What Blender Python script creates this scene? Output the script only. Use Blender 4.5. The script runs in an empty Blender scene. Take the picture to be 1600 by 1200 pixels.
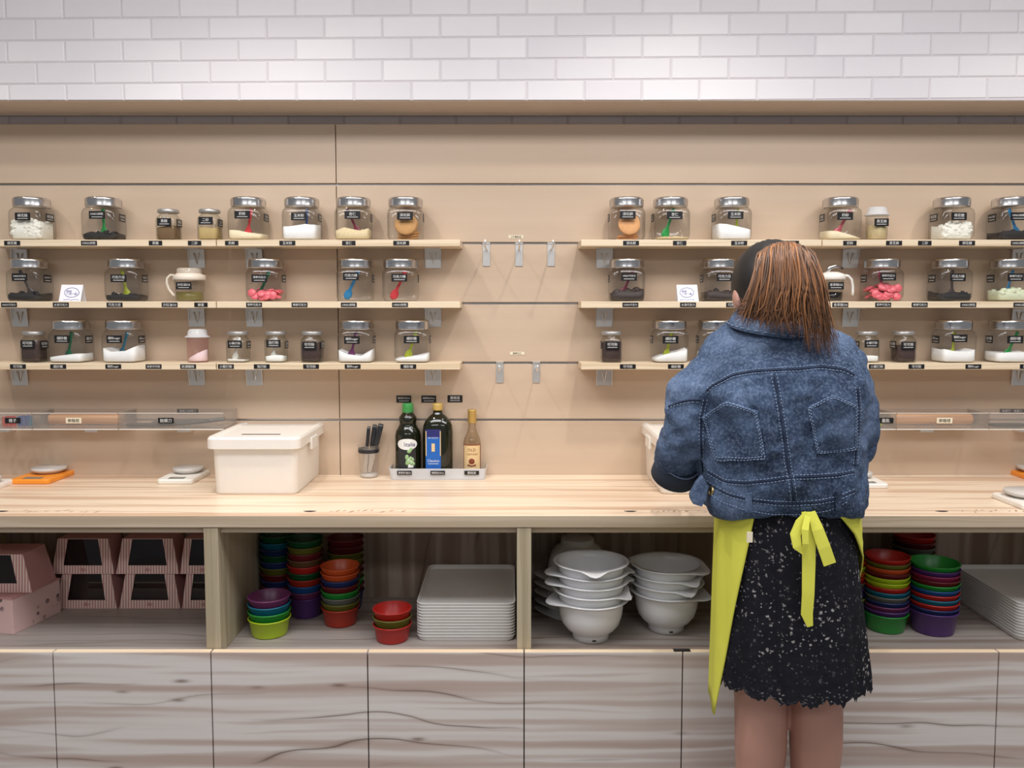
import bpy, bmesh, math, random
from mathutils import Vector, Matrix
from mathutils.bvhtree import BVHTree
random.seed(7)
PI = math.pi
scene = bpy.context.scene
C = scene.collection

# ------------------------------------------------------------------ camera, world, lights, exposure
F = 1290.0; TILT = math.radians(4.0); CAMY = -2.04; CAMZ = 1.422; PY0 = 570.0
cam = bpy.data.cameras.new('camera'); camo = bpy.data.objects.new('camera', cam); C.objects.link(camo)
camo.location = (0, CAMY, CAMZ); camo.rotation_euler = (PI/2 - TILT, 0, 0)
cam.sensor_width = 36; cam.lens = F/1600*36; cam.shift_y = -(600-PY0)/1600; cam.clip_start = .05
scene.camera = camo
scene.view_settings.view_transform = 'Standard'; scene.view_settings.look = 'None'
scene.view_settings.gamma = 1; scene.view_settings.exposure = 0.0
scene.view_settings.use_curve_mapping = False
w = bpy.data.worlds.new('world'); scene.world = w; w.use_nodes = True
w.node_tree.nodes['Background'].inputs[0].default_value = (.92, .95, 1, 1)
w.node_tree.nodes['Background'].inputs[1].default_value = .21

def lamp(name, typ, loc, energy, color, rot=(0,0,0), **kw):
    l = bpy.data.lights.new(name, typ); l.energy = energy; l.color = color
    for k, v in kw.items(): setattr(l, k, v)
    o = bpy.data.objects.new(name, l); o.location = loc; o.rotation_euler = rot; C.objects.link(o)
    return o
for lx, le in ((-1.80, 22), (-.72, 33), (.42, 33), (1.62, 29)):      # row of ceiling downlights over the counter
    lamp('ceiling_downlight', 'SPOT', (lx, -.27, 2.62), le, (1, .95, .87), (math.radians(-3), 0, 0),
         spot_size=math.radians(128), spot_blend=.9, shadow_soft_size=.035)
for lx in (-.75, 1.15):                                              # area fill added under the ceiling for soft room light
    lamp('room_fill_light', 'AREA', (lx, -1.0, 2.66), 30, (.97, .97, 1), (0, 0, 0), shape='RECTANGLE', size=1.7, size_y=.6)

for lx in (-1.2, 1.2):  # more added fill, further back, brightening jars and fascia from the front
    lamp('room_fill_light', 'AREA', (lx, -3.3, 2.66), 24, (.97, .97, 1), (0, 0, 0), shape='RECTANGLE', size=1.7, size_y=.6)

# ------------------------------------------------------------------ pixel -> place
ST, CT = math.sin(TILT), math.cos(TILT)
def ray(px, py):
    u = (px-800)/F; v = (PY0-py)/F
    return Vector((u, CT+v*ST, -ST+v*CT))
def P(px, py, Y):
    d = ray(px, py); k = (Y-CAMY)/d.y
    return Vector((k*d.x, Y, CAMZ+k*d.z))
def PZ(px, py, z):
    d = ray(px, py); k = (z-CAMZ)/d.z
    return Vector((k*d.x, CAMY+k*d.y, z))
def XAT(px, Y, z):
    return (px-800)/F*((Y-CAMY)*CT-(z-CAMZ)*ST)
def MPP(Y, z):          # metres per pixel
    return ((Y-CAMY)*CT-(z-CAMZ)*ST)/F

# ------------------------------------------------------------------ materials
MATS = {}
class NT:
    def __init__(s, name):
        s.m = bpy.data.materials.new(name); s.m.use_nodes = True; s.t = s.m.node_tree; s.n = s.t.nodes; s.l = s.t.links
        s.b = s.n['Principled BSDF']; s.out = s.n['Material Output']; MATS[name] = s.m
    def node(s, typ, **kw):
        n = s.n.new(typ)
        for k, v in kw.items():
            if k.startswith('i_'):
                key = k[2:]; key = int(key) if key.isdigit() else key.replace('_', ' ')
                if hasattr(v, 'is_output') : s.l.new(v, n.inputs[key])
                else: n.inputs[key].default_value = v
            else: setattr(n, k, v)
        return n
    def link(s, a, b): s.l.new(a, b)
    def pos(s): return s.node('ShaderNodeNewGeometry').outputs['Position']
    def obj(s): return s.node('ShaderNodeTexCoord').outputs['Object']
    def math(s, op, a, b=0.0, c=None):
        n = s.node('ShaderNodeMath', operation=op)
        for i, v in enumerate((a, b) if c is None else (a, b, c)):
            if hasattr(v, 'is_output'): s.l.new(v, n.inputs[i])
            else: n.inputs[i].default_value = v
        return n.outputs[0]
    def noise(s, vec, scale, detail=3, rough=.5):
        n = s.node('ShaderNodeTexNoise'); n.inputs['Scale'].default_value = scale; n.inputs['Detail'].default_value = detail
        n.inputs['Roughness'].default_value = rough; s.l.new(vec, n.inputs['Vector']); return n.outputs['Fac']
    def mapv(s, vec, scale=(1,1,1), loc=(0,0,0), rot=(0,0,0)):
        n = s.node('ShaderNodeMapping'); n.inputs['Scale'].default_value = scale; n.inputs['Location'].default_value = loc
        n.inputs['Rotation'].default_value = rot; s.l.new(vec, n.inputs['Vector']); return n.outputs[0]
    def ramp(s, fac, stops, interp='LINEAR'):
        n = s.node('ShaderNodeValToRGB'); e = n.color_ramp; e.interpolation = interp
        while len(e.elements) < len(stops): e.elements.new(.5)
        for el, (p, c) in zip(e.elements, stops): el.position = p; el.color = (*c, 1) if len(c) == 3 else c
        s.l.new(fac, n.inputs[0]); return n.outputs[0]
    def mix(s, fac, a, b, typ='MIX'):
        n = s.node('ShaderNodeMix', data_type='RGBA', blend_type=typ)
        for i, v in ((0, fac), (6, a), (7, b)):
            if hasattr(v, 'is_output'): s.l.new(v, n.inputs[i])
            elif i == 0: n.inputs[0].default_value = v
            else: n.inputs[i].default_value = (*v, 1)
        return n.outputs[2]
    def bump(s, h, strength, dist=.002):
        n = s.node('ShaderNodeBump'); n.inputs['Strength'].default_value = strength; n.inputs['Distance'].default_value = dist
        s.l.new(h, n.inputs['Height']); s.l.new(n.outputs[0], s.b.inputs['Normal'])
    def col(s, c):
        if hasattr(c, 'is_output'): s.l.new(c, s.b.inputs['Base Color'])
        else: s.b.inputs['Base Color'].default_value = (*c, 1)
def lin(r, g, b):
    f = lambda c: (c/255/12.92 if c/255 <= .04045 else ((c/255+.055)/1.055)**2.4)
    return (f(r), f(g), f(b))
def plain(name, c, rough=.5, metal=0., spec=.5, var=.06, scale=30, **kw):
    if name in MATS: return MATS[name]
    n = NT(name); n.b.inputs['Roughness'].default_value = rough; n.b.inputs['Metallic'].default_value = metal
    n.b.inputs['Specular IOR Level'].default_value = spec
    for k, v in kw.items(): n.b.inputs[k.replace('_', ' ')].default_value = v
    if var:
        f = n.noise(n.obj(), scale, 2)
        n.col(n.mix(f, tuple(x*(1-var) for x in c), tuple(min(1, x*(1+var)) for x in c)))
    else: n.col(c)
    return n.m

def wood(name, pale, mid, dark, vert=False, rough=.45, bands=13.0, seed=0.0, knots=True):
    n = NT(name); n.b.inputs['Roughness'].default_value = rough
    sep = n.node('ShaderNodeSeparateXYZ'); n.link(n.pos(), sep.inputs[0])
    if vert: along, across = sep.outputs['Z'], n.math('ADD', sep.outputs['X'], n.math('MULTIPLY', sep.outputs['Y'], .8))
    else: along, across = sep.outputs['X'], n.math('ADD', sep.outputs['Z'], n.math('MULTIPLY', sep.outputs['Y'], .9))
    cmb = n.node('ShaderNodeCombineXYZ'); n.link(along, cmb.inputs[0]); n.link(across, cmb.inputs[1]); cmb.inputs[2].default_value = seed
    v = cmb.outputs[0]
    warp = n.noise(n.mapv(v, (2.2, 5, 1)), 1.0, 2)
    a2 = n.math('ADD', across, n.math('MULTIPLY', warp, .03))
    c2 = n.node('ShaderNodeCombineXYZ'); n.link(n.math('MULTIPLY', along, .30), c2.inputs[0]); n.link(n.math('MULTIPLY', a2, bands), c2.inputs[1]); c2.inputs[2].default_value = seed
    band = n.noise(c2.outputs[0], 1.6, 2, .55)
    col = n.ramp(band, [(.34, mid), (.42, tuple(.35*a+.65*b for a, b in zip(pale, mid))), (.45, tuple(.8*a+.2*b for a, b in zip(pale, mid))), (.5, pale), (.55, pale), (.58, tuple(.5*a+.5*b for a, b in zip(pale, mid))), (.66, mid)])
    # fine fibre
    fib = n.noise(n.mapv(v, (6, 240, 1)), 1.0, 3)
    col = n.mix(n.math('MULTIPLY', fib, .22), col, mid)
    # dark wandering grain lines
    ln = n.math('ADD', n.math('MULTIPLY', across, bands*1.3), n.math('MULTIPLY', n.noise(n.mapv(v, (1.3, 3.0, 1), (3.1, 1.7, 0)), 1.0, 2.5, .5), 3.2))
    fr = n.math('ABSOLUTE', n.math('SUBTRACT', n.math('FRACT', ln), .5))
    line = n.ramp(fr, [(0, (1,1,1)), (.018, (.8,.8,.8)), (.03, (.3,.3,.3)), (.12, (0,0,0))])
    gate = n.ramp(n.noise(n.mapv(v, (1.5, 9, 1), (5, 2, 0)), 1.0, 2), [(.48, (0,0,0)), (.62, (1,1,1))])
    col = n.mix(n.math('MULTIPLY', n.math('MULTIPLY', line, gate), .85 if knots else .6), col, dark)
    if knots:
        vo = n.node('ShaderNodeTexVoronoi'); vo.inputs['Scale'].default_value = 1.0; n.link(n.mapv(v, (5.5, 22, 1), (.3, .6, 0)), vo.inputs['Vector'])
        k = n.ramp(n.math('ADD', vo.outputs['Distance'], n.math('MULTIPLY', fib, .10)), [(.05, (1,1,1)), (.11, (.75,.75,.75)), (.17, (.2,.2,.2)), (.24, (0,0,0))])
        pick = n.node('ShaderNodeSeparateColor'); n.link(vo.outputs['Color'], pick.inputs[0])
        k = n.math('MULTIPLY', k, n.math('GREATER_THAN', pick.outputs[0], .62))
        col = n.mix(n.math('MULTIPLY', k, .8), col, dark)
    n.col(col); n.bump(fib, .05, .001)
    return n.m
WT = wood('worktop_wood', lin(240,221,196), lin(208,176,148), lin(158,122,96), rough=.32, bands=11, seed=4, knots=False)
WE = wood('edge_wood', lin(198,181,158), lin(178,160,136), lin(150,125,98), rough=.45, bands=22, seed=9, knots=False)
DE = wood('door_edge_wood', lin(244,224,196), lin(232,206,174), lin(200,170,138), rough=.4, bands=30, seed=1, knots=False)
WD = wood('door_wood', lin(217,211,207), lin(180,161,151), lin(104,80,66), rough=.42, bands=11, seed=2)
WS = wood('shelf_floor_wood', lin(172,163,157), lin(142,128,119), lin(120,98,82), rough=.45, bands=12, seed=6)
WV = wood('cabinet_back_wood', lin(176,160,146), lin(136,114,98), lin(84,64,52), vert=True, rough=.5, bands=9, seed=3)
WSIDE = wood('cabinet_side_wood', lin(184,171,146), lin(168,154,128), lin(142,122,96), vert=True, rough=.45, bands=24, seed=11, knots=False)
def _panel():
    n = NT('beige_laminate'); n.b.inputs['Roughness'].default_value = .33
    f = n.noise(n.mapv(n.pos(), (1.2, 1, 30)), 1.0, 4, .6)
    g = n.noise(n.mapv(n.pos(), (.7, 1, 5)), 1.0, 2)
    c = n.mix(f, lin(198,176,153), lin(212,191,169)); c = n.mix(n.math('MULTIPLY', g, .35), c, lin(196,169,143))
    n.col(c); return n.m
PANEL = _panel()
SHELFM = wood('shelf_wood', lin(232,214,186), lin(214,192,160), lin(190,165,132), rough=.4, bands=30, seed=5, knots=False)
def _brick():
    n = NT('white_brick'); n.b.inputs['Roughness'].default_value = .55
    oi = n.node('ShaderNodeObjectInfo')
    c = n.ramp(oi.outputs['Random'], [(0, lin(230,226,230)), (.5, lin(237,234,237)), (1, lin(243,240,242))])
    f = n.noise(n.pos(), 14, 4, .6); c = n.mix(n.math('MULTIPLY', f, .25), c, lin(222,215,220))
    n.col(c); n.bump(n.noise(n.pos(), 160, 3), .15, .001); return n.m
BRICK = _brick()
MORTAR = plain('mortar', lin(218,212,215), .8, scale=60)
PLASTER = plain('soffit_plaster', lin(205,188,172), .6, scale=8)
ALU = plain('aluminium', (.62,.60,.57), .35, 1.0, var=.04)
STEEL = plain('bracket_steel', (.80,.78,.75), .38, .85, var=.04)
CHROME = plain('chrome_lid', (.70,.69,.69), .22, 1.0, var=.03)
GREYLID = plain('grey_lid', (.42,.41,.40), .35, .6, var=.04)
BLACKTAG = plain('black_tag', (.012,.011,.012), .35, var=0)
INK = plain('white_ink', (.78,.77,.75), .6, var=0)
DARKINK = plain('dark_ink', (.03,.025,.025), .6, var=0)
BROWNINK = plain('brown_ink', lin(186,150,124), .6, var=0)
CREAMTAG = plain('cream_tag', lin(236,224,196), .6, var=0)
WHITEP = plain('white_plastic', lin(240,234,226), .38, var=.02, Subsurface_Weight=.08)
WHITEM = plain('white_melamine', lin(226,226,228), .28, var=.02)
TRAYM = plain('tray_white', lin(224,222,218), .42, var=.02)
CREAMP = plain('cream_plastic', lin(226,214,198), .4, var=.03)
ORANGEP = plain('orange_plastic', lin(244,150,44), .35, var=.03)
GREYP = plain('grey_plastic', lin(205,200,194), .4, var=.03)
LCD = plain('scale_display', lin(120,122,116), .25, var=.03)
BLACKP = plain('black_handle', (.018,.02,.024), .3, var=.05)
SLATE = plain('dark_silicone', lin(72,76,76), .45, var=.05)

def glass(name, tint=(1,1,1), edge=(.55,.53,.50), gloss=.9, rough=.03, body=.0, bodycol=(1,1,1)):
    n = NT(name); n.n.remove(n.b)
    tr = n.node('ShaderNodeBsdfTransparent'); gl = n.node('ShaderNodeBsdfGlossy'); gl.inputs['Roughness'].default_value = rough
    gl.inputs['Color'].default_value = (gloss, gloss, gloss, 1)
    lw = n.node('ShaderNodeLayerWeight'); lw.inputs['Blend'].default_value = .35
    e = n.ramp(lw.outputs['Facing'], [(.0, tint), (.55, tuple(.6*t+.4*q for t, q in zip(tint, edge))), (1, edge)])
    n.link(e, tr.inputs['Color'])
    lf = n.node('ShaderNodeLayerWeight'); lf.inputs['Blend'].default_value = .5      # thin pane: Schlick reflectance, same from both sides
    fr = n.math('ADD', n.math('MULTIPLY', n.math('POWER', lf.outputs['Facing'], 5.0), .9), .045)
    mx = n.node('ShaderNodeMixShader'); n.link(fr, mx.inputs[0]); n.link(tr.outputs[0], mx.inputs[1]); n.link(gl.outputs[0], mx.inputs[2])
    last = mx.outputs[0]
    if body:
        df = n.node('ShaderNodeBsdfDiffuse'); df.inputs['Color'].default_value = (*bodycol, 1)
        m2 = n.node('ShaderNodeMixShader'); m2.inputs[0].default_value = body; n.link(last, m2.inputs[1]); n.link(df.outputs[0], m2.inputs[2]); last = m2.outputs[0]
    n.link(last, n.out.inputs['Surface']); return n.m
GLASS = glass('jar_glass', (.99,.992,.99), (.62,.62,.60))
GREENGLASS = glass('small_jar_glass', (.97,.98,.965), (.52,.54,.50))
ACRYL = glass('clear_acrylic', (.98,.975,.97), (.80,.78,.76), body=.10, bodycol=lin(225,215,205))
FROST = glass('frosted_plastic', (.96,.97,.98), (.85,.87,.9), body=.55, bodycol=lin(236,238,240), rough=.25)
CREAMG = glass('cream_translucent', (.95,.92,.88), (.8,.76,.7), body=.5, bodycol=lin(232,220,204), rough=.2)
PINKCLEAR = glass('pink_clear_plastic', (.98,.88,.885), (.75,.58,.6), body=.05, bodycol=lin(220,170,170))
SMOKE = glass('box_window_film', (.30,.27,.26), (.16,.15,.15), body=.25, bodycol=(.03,.028,.028))
OLIVEG = plain('olive_bottle_glass', lin(24,26,14), .08, spec=.7, var=.05)
RUMG = glass('rum_bottle_glass', (.95,.90,.82), (.5,.42,.32))
PAL = dict(
    lime=lin(178,206,36), green=lin(44,160,62), teal=lin(20,120,150), purple=lin(128,62,110), violet=lin(96,56,130), navy=lin(46,62,118), red=lin(206,46,38),
    orange=lin(228,96,44), rust=lin(188,52,30), olive=lin(116,116,44), maroon=lin(120,36,42), brown=lin(116,84,56), pink=lin(222,90,106), blue=lin(36,92,160),
    darkgreen=lin(28,92,52), magenta=lin(158,46,90), grey=lin(120,120,112), yellow=lin(214,196,60))
def bowlmat(c): return plain('bowl_'+c, tuple(q*(.95 if c == 'lime' else .72) for q in PAL[c]), .34, var=.03)
POW = dict(white=plain('white_powder', lin(252,250,248), .9, scale=90), cream=plain('cream_powder', lin(244,230,196), .9, scale=90),
    oats=plain('oat_flakes', lin(232,212,170), .9, var=.25, scale=260), dark=plain('dark_crumbs', lin(40,36,36), .8, var=.3, scale=200),
    cocoa=plain('cocoa_powder', lin(70,52,48), .9, var=.2, scale=200), brownsugar=plain('brown_sugar', lin(118,92,62), .85, var=.25, scale=300),
    tansugar=plain('raw_sugar', lin(190,164,112), .85, var=.2, scale=300), choc=plain('chocolate_bits', lin(62,50,46), .6, var=.25, scale=100),
    marsh=plain('marshmallow_white', lin(246,244,232), .8, var=.03), mint=plain('pale_green_candy', lin(222,228,196), .5, var=.06),
    liquid=plain('dark_syrup', lin(22,16,14), .1, var=0), oil=glass('salad_oil', (.80,.80,.50), (.5,.5,.28), body=.2, bodycol=lin(190,180,110)),
    beans=plain('beige_seeds', lin(196,176,132), .7, var=.3, scale=240), cookie=plain('biscuit_brown', lin(200,150,92), .7, var=.12, scale=120))

# ------------------------------------------------------------------ mesh builder
class G:
    def __init__(s): s.v = []; s.f = []; s.m = []; s.sm = []
    def add(s, vs, fs, mi=0, smooth=False, M=None):
        o = len(s.v); s.v += [tuple(M @ Vector(q)) if M is not None else tuple(q) for q in vs]
        s.f += [tuple(i+o for i in f) for f in fs]; s.m += [mi]*len(fs); s.sm += [smooth]*len(fs); return s
    def box(s, x0, x1, y0, y1, z0, z1, mi=0, M=None, ch=0.0):
        if ch:
            b = bmesh.new(); bmesh.ops.create_cube(b, size=1)
            for q in b.verts: q.co = ((x0+x1)/2+q.co.x*(x1-x0), (y0+y1)/2+q.co.y*(y1-y0), (z0+z1)/2+q.co.z*(z1-z0))
            bmesh.ops.bevel(b, geom=b.edges[:], offset=ch, segments=2, profile=.5, affect='EDGES')
            b.verts.index_update(); s.add([q.co[:] for q in b.verts], [[q.index for q in f.verts] for f in b.faces], mi, False, M); b.free(); return s
        vs = [(x, y, z) for z in (z0, z1) for y in (y0, y1) for x in (x0, x1)]
        return s.add(vs, [(0,2,3,1), (4,5,7,6), (0,1,5,4), (1,3,7,5), (3,2,6,7), (2,0,4,6)], mi, False, M)
    def loft(s, rings, mi=0, smooth=True, cap=(True, True), closed=True, M=None):
        n = len(rings[0]); vs = [q for r in rings for q in r]; fs = []
        for i in range(len(rings)-1):
            for j in range(n if closed else n-1):
                k = (j+1) % n; fs.append((i*n+j, i*n+k, (i+1)*n+k, (i+1)*n+j))
        if cap[0]: fs.append(tuple(reversed(range(n))))
        if cap[1]: fs.append(tuple(range((len(rings)-1)*n, len(rings)*n)))
        return s.add(vs, fs, mi, smooth, M)
    def lathe(s, prof, seg=24, mi=0, smooth=True, M=None, cap=(False, False)):
        return s.loft([[(r*math.cos(2*PI*j/seg), r*math.sin(2*PI*j/seg), z) for j in range(seg)] for r, z in prof], mi, smooth, cap, True, M)
    def tube(s, path, rad, seg=6, mi=0, smooth=True, cap=True, flat=1.0):
        path = [Vector(q) for q in path]; rings = []; up = None
        for i, q in enumerate(path):
            t = (path[min(i+1, len(path)-1)]-path[max(i-1, 0)]).normalized()
            if up is None: up = Vector((0,0,1)) if abs(t.z) < .9 else Vector((0,1,0))
            a = t.cross(up).normalized(); b = a.cross(t).normalized(); up = b
            r = rad[i] if isinstance(rad, (list, tuple)) else rad
            rings.append([tuple(q+a*r*math.cos(2*PI*j/seg)+b*r*flat*math.sin(2*PI*j/seg)) for j in range(seg)])
        return s.loft(rings, mi, smooth, (cap, cap))
    def ball(s, c, r, seg=8, rg=5, mi=0, M=None):
        r = r if isinstance(r, (tuple, list)) else (r, r, r)
        rings = [[(c[0]+r[0]*math.sin(PI*i/rg)*math.cos(2*PI*j/seg), c[1]+r[1]*math.sin(PI*i/rg)*math.sin(2*PI*j/seg), c[2]-r[2]*math.cos(PI*i/rg)) for j in range(seg)] for i in range(1, rg)]
        n = seg; vs = [q for q2 in rings for q in q2]+[(c[0], c[1], c[2]-r[2]), (c[0], c[1], c[2]+r[2])]; fs = []
        for i in range(len(rings)-1):
            for j in range(n): fs.append((i*n+j, i*n+(j+1) % n, (i+1)*n+(j+1) % n, (i+1)*n+j))
        b = len(rings)*n
        for j in range(n): fs.append((b, (j+1) % n, j)); fs.append((b+1, b-n+j, b-n+(j+1) % n))
        return s.add(vs, fs, mi, True, M)
    def mesh(s, name, mats):
        me = bpy.data.meshes.new(name); me.from_pydata(s.v, [], s.f)
        for m in (mats if isinstance(mats, (list, tuple)) else [mats]): me.materials.append(m)
        me.polygons.foreach_set('material_index', s.m); me.polygons.foreach_set('use_smooth', s.sm); me.update(); return me
    def obj(s, name, mats, parent=None, loc=(0,0,0), rot=(0,0,0)):
        return place(name, s.mesh(name, mats), parent, loc, rot)
def place(name, me, parent=None, loc=(0,0,0), rot=(0,0,0), scale=None):
    o = bpy.data.objects.new(name, me); C.objects.link(o); o.parent = parent; o.location = loc; o.rotation_euler = rot
    if scale: o.scale = scale
    return o
def tag(o, label, cat, group=None, kind=None):
    o['label'] = label; o['category'] = cat
    if group: o['group'] = group
    if kind: o['kind'] = kind
    return o
def thing(name, label, cat, loc=(0,0,0), rot=(0,0,0), group=None):
    return tag(place(name, None, None, loc, rot), label, cat, group)
def struct(o): o['kind'] = 'structure'; return o
def rrect(w, d, r, z, seg=5, cx=0, cy=0):
    pts = []
    for sx, sy, a0 in ((1,1,0), (-1,1,90), (-1,-1,180), (1,-1,270)):
        for k in range(seg+1):
            a = math.radians(a0+90*k/seg); pts.append((cx+sx*(w/2-r)+r*math.cos(a), cy+sy*(d/2-r)+r*math.sin(a), z))
    return pts
def sup(a, b, n, z, seg=32, cx=0, cy=0):
    out = []
    for j in range(seg):
        t = 2*PI*(j+.5)/seg; c, s_ = math.cos(t), math.sin(t)
        out.append((cx+a*math.copysign(abs(c)**(2/n), c), cy+b*math.copysign(abs(s_)**(2/n), s_), z))
    return out
# lettering: text as flat mesh lying in the XZ plane, facing -Y, fitted into w x h, centred on the origin
_tx = {}
def text_mesh(txt, w, h, mat, bold=.0):
    key = (txt, round(w, 4), round(h, 4), mat.name)
    if key in _tx: return _tx[key]
    cu = bpy.data.curves.new('lettering', 'FONT'); cu.body = txt; cu.size = 1; cu.resolution_u = 2; cu.offset = bold
    ob = bpy.data.objects.new('tmp', cu); C.objects.link(ob)
    dg = bpy.context.evaluated_depsgraph_get(); me = bpy.data.meshes.new_from_object(ob.evaluated_get(dg))
    bpy.data.objects.remove(ob); bpy.data.curves.remove(cu)
    xs = [q.co.x for q in me.vertices] or [0, 1]; ys = [q.co.y for q in me.vertices] or [0, 1]
    cx, cy = (min(xs)+max(xs))/2, (min(ys)+max(ys))/2
    k = min(w/max(1e-6, max(xs)-min(xs)), h/max(1e-6, max(ys)-min(ys)))
    for q in me.vertices: q.co = ((q.co.x-cx)*k, 0, (q.co.y-cy)*k)
    me.materials.clear(); me.materials.append(mat); me.name = 'lettering'; me.update(); _tx[key] = me; return me
_tg = {}
def sticker(txt, w, h, parent, loc, rotz=0, sub=False, name='label_tag', mat=None, ink=None):
    """flat sticker facing -Y, its lettering a sub-part"""
    mat = mat or BLACKTAG; ink = ink or INK
    key = (round(w, 4), round(h, 4), mat.name)
    if key not in _tg: _tg[key] = G().box(-w/2, w/2, -.0004, .0004, -h/2, h/2).mesh(name, mat)
    o = place(name, _tg[key], parent, loc, (0, 0, rotz))
    if sub:
        place('lettering', text_mesh(txt, w*.8, h*.42, ink), o, (0, -.0009, h*.14))
        _k = ('bar', key)
        if _k not in _tg: _tg[_k] = G().box(-w*.34, w*.34, -.0001, .0001, -h*.03, h*.03).mesh('small_print', ink)
        place('small_print', _tg[_k], o, (0, -.0009, -h*.26))
    else: place('lettering', text_mesh(txt, w*.84, h*.66, ink), o, (0, -.0009, 0))
    return o
# ------------------------------------------------------------------ the setting
WALLY = .507; CT_Z = .90; X0, X1 = -2.6, 2.6
FLOORM = plain('floor_tile', lin(150,145,140), .35, var=.08, scale=3)
CEILM = plain('ceiling_white', lin(235,232,228), .8, scale=3)
struct(G().box(X0-.6, X1+.6, -4.5, .7, -.05, 0).obj('floor', FLOORM))
struct(G().box(X0-.6, X1+.6, -4.5, .7, 2.72, 2.78).obj('ceiling', CEILM))
# back wall: brick substrate, slatted beige panels, metal-lined grooves
ptop = P(800, 194, WALLY).z
gz = [ptop]+[P(800, y, WALLY).z for y in (288, 380, 474, 567, 656)]+[CT_Z-.04]
wall = struct(G().box(X0, X1, WALLY+.035, WALLY+.13, 0, 2.72).obj('wall_back', MORTAR))
seamx = XAT(529, WALLY, 1.3)
strip_me = G().box(X0, X1, WALLY+.012, WALLY+.016, -.006, .006).mesh('groove_strip', ALU)
for i in range(6):
    z1, z0 = gz[i], gz[i+1]
    for a, b in ((X0, seamx-.0012), (seamx+.0012, X1)):
        G().box(a, b, WALLY, WALLY+.034, z0+(.0035 if i < 5 else 0), z1-(.0035 if i else 0), ch=.0012).obj('wall_panel', PANEL, wall)
    if i: place('groove_strip', strip_me, wall, (0, 0, z1))
# strip of brick left showing between panels and soffit, and the bricks of the soffit fascia
SOFY = .354; sz = P(800, 158, SOFY).z
brick_cache = {}
def brick(parent, x0, x1, y, z0, z1, rot=0.0, clip=None):
    g = G(); c = .0025
    fr = [(x0+c, z0+c), (x1-c, z0+c), (x1-c, z1-c), (x0+c, z1-c)]; bk = [(x0, z0), (x1, z0), (x1, z1), (x0, z1)]
    cl = lambda z: max(z, clip) if clip else z
    vs = [(x, y-.0022, cl(z+rot*x)) for x, z in fr]+[(x, y, cl(z+rot*x)) for x, z in bk]
    g.add(vs, [(0,1,2,3), (0,4,5,1), (1,5,6,2), (2,6,7,3), (3,7,4,0)]); g.obj('brick', BRICK, parent)
xx = X0+.03
while xx < X1-.17:
    brick(wall, xx, xx+.166, WALLY+.035, ptop-.03, P(800, 178, WALLY+.03).z+.02); xx += .1715
sof = struct(G().box(X0, X1, SOFY, WALLY+.034, sz, 2.719).obj('wall_soffit', PLASTER))
G().box(X0, X1, SOFY-.0022, SOFY-.0002, sz+.002, 2.719).obj('mortar_bed', MORTAR, sof)
bw, bh = 90*MPP(SOFY, 2.1), 33.2*MPP(SOFY, 2.1); rot = .0075
zb = P(1000, 91, SOFY).z; xb = XAT(1003, SOFY, 2.1)
for r in range(-2, 6):
    z0 = zb+r*bh+.0015; off = xb+(0 if r % 2 == 0 else bw/2)
    k0 = int(math.floor((X0-off)/bw))
    for k in range(k0+1, k0+int((X1-X0)/bw)):
        x = off+k*bw
        if z0+bh+rot*x-rot*xb < sz+.008: continue
        brick(sof, x+.002, x+bw-.002, SOFY-.0022, z0-rot*xb, z0+bh-.004-rot*xb, rot, sz+.003)
G().box(X0, X1, WALLY+.005, WALLY+.03, P(800, 179, WALLY).z, P(800, 175, WALLY).z+.03, ch=.002).obj('trim_soffit', PLASTER)
struct(bpy.data.objects['trim_soffit'])

# ------------------------------------------------------------------ worktop and base cabinets
top = thing('worktop', 'long pale striped wood worktop running along the wall', 'worktop')
wtm = G().box(X0, X1, 0, WALLY-.0005, CT_Z-.03, CT_Z, ch=.0015); wtm.obj('slab', WT, top)
G().box(X0, X1, -.0016, .0, CT_Z-.0292, CT_Z-.001).obj('edge_band', WE, top)
def print_mark(px, w_px, parent):       # small brown emblem and a run of faint brush marks printed on the worktop
    g = G(); rr = random.Random(px)
    a = PZ(px, 799, CT_Z)
    L = w_px*MPP(a.y, .9)
    ring = [(a.x+.016*math.cos(t)*(1+.2*math.sin(3*t)), a.y+.007*math.sin(t), CT_Z+.0004) for t in [k*PI/6 for k in range(12)]]
    g.add(ring, [tuple(range(12))], 0)
    x = a.x+.05
    while x < a.x+L:
        w_ = rr.uniform(.006, .016); y = a.y+rr.uniform(-.008, .012); h = rr.uniform(.003, .010)
        g.add([(x, y-h, CT_Z+.0004), (x+w_*.5, y-h*.7, CT_Z+.0004), (x+w_, y+h, CT_Z+.0004), (x+w_*.35, y+h*.5, CT_Z+.0004)], [(0,1,2,3)], 1)
        x += w_+rr.choice((.004, .006, .018))
    g.obj('printed_mark', [DARKINK, BROWNINK], parent)
for px, wd in ((2, 150), (484, 150), (985, 130), (1472, 150)): print_mark(px, wd, top)
DZ = .556; FLZ = .541; BACKY = .42; UZ = CT_Z-.031
ub = [XAT(q, -.0215, .55) for q in (-165, 329, 819, 1315, 1807)]
cab_lab = ['base cabinet holding the pink striped gift boxes', 'base cabinet with bowl stacks and white trays in its open bay',
           'base cabinet with the nested white mixing bowls', 'base cabinet beside the skirt holding tall bowl stacks']
cabs = []
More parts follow.
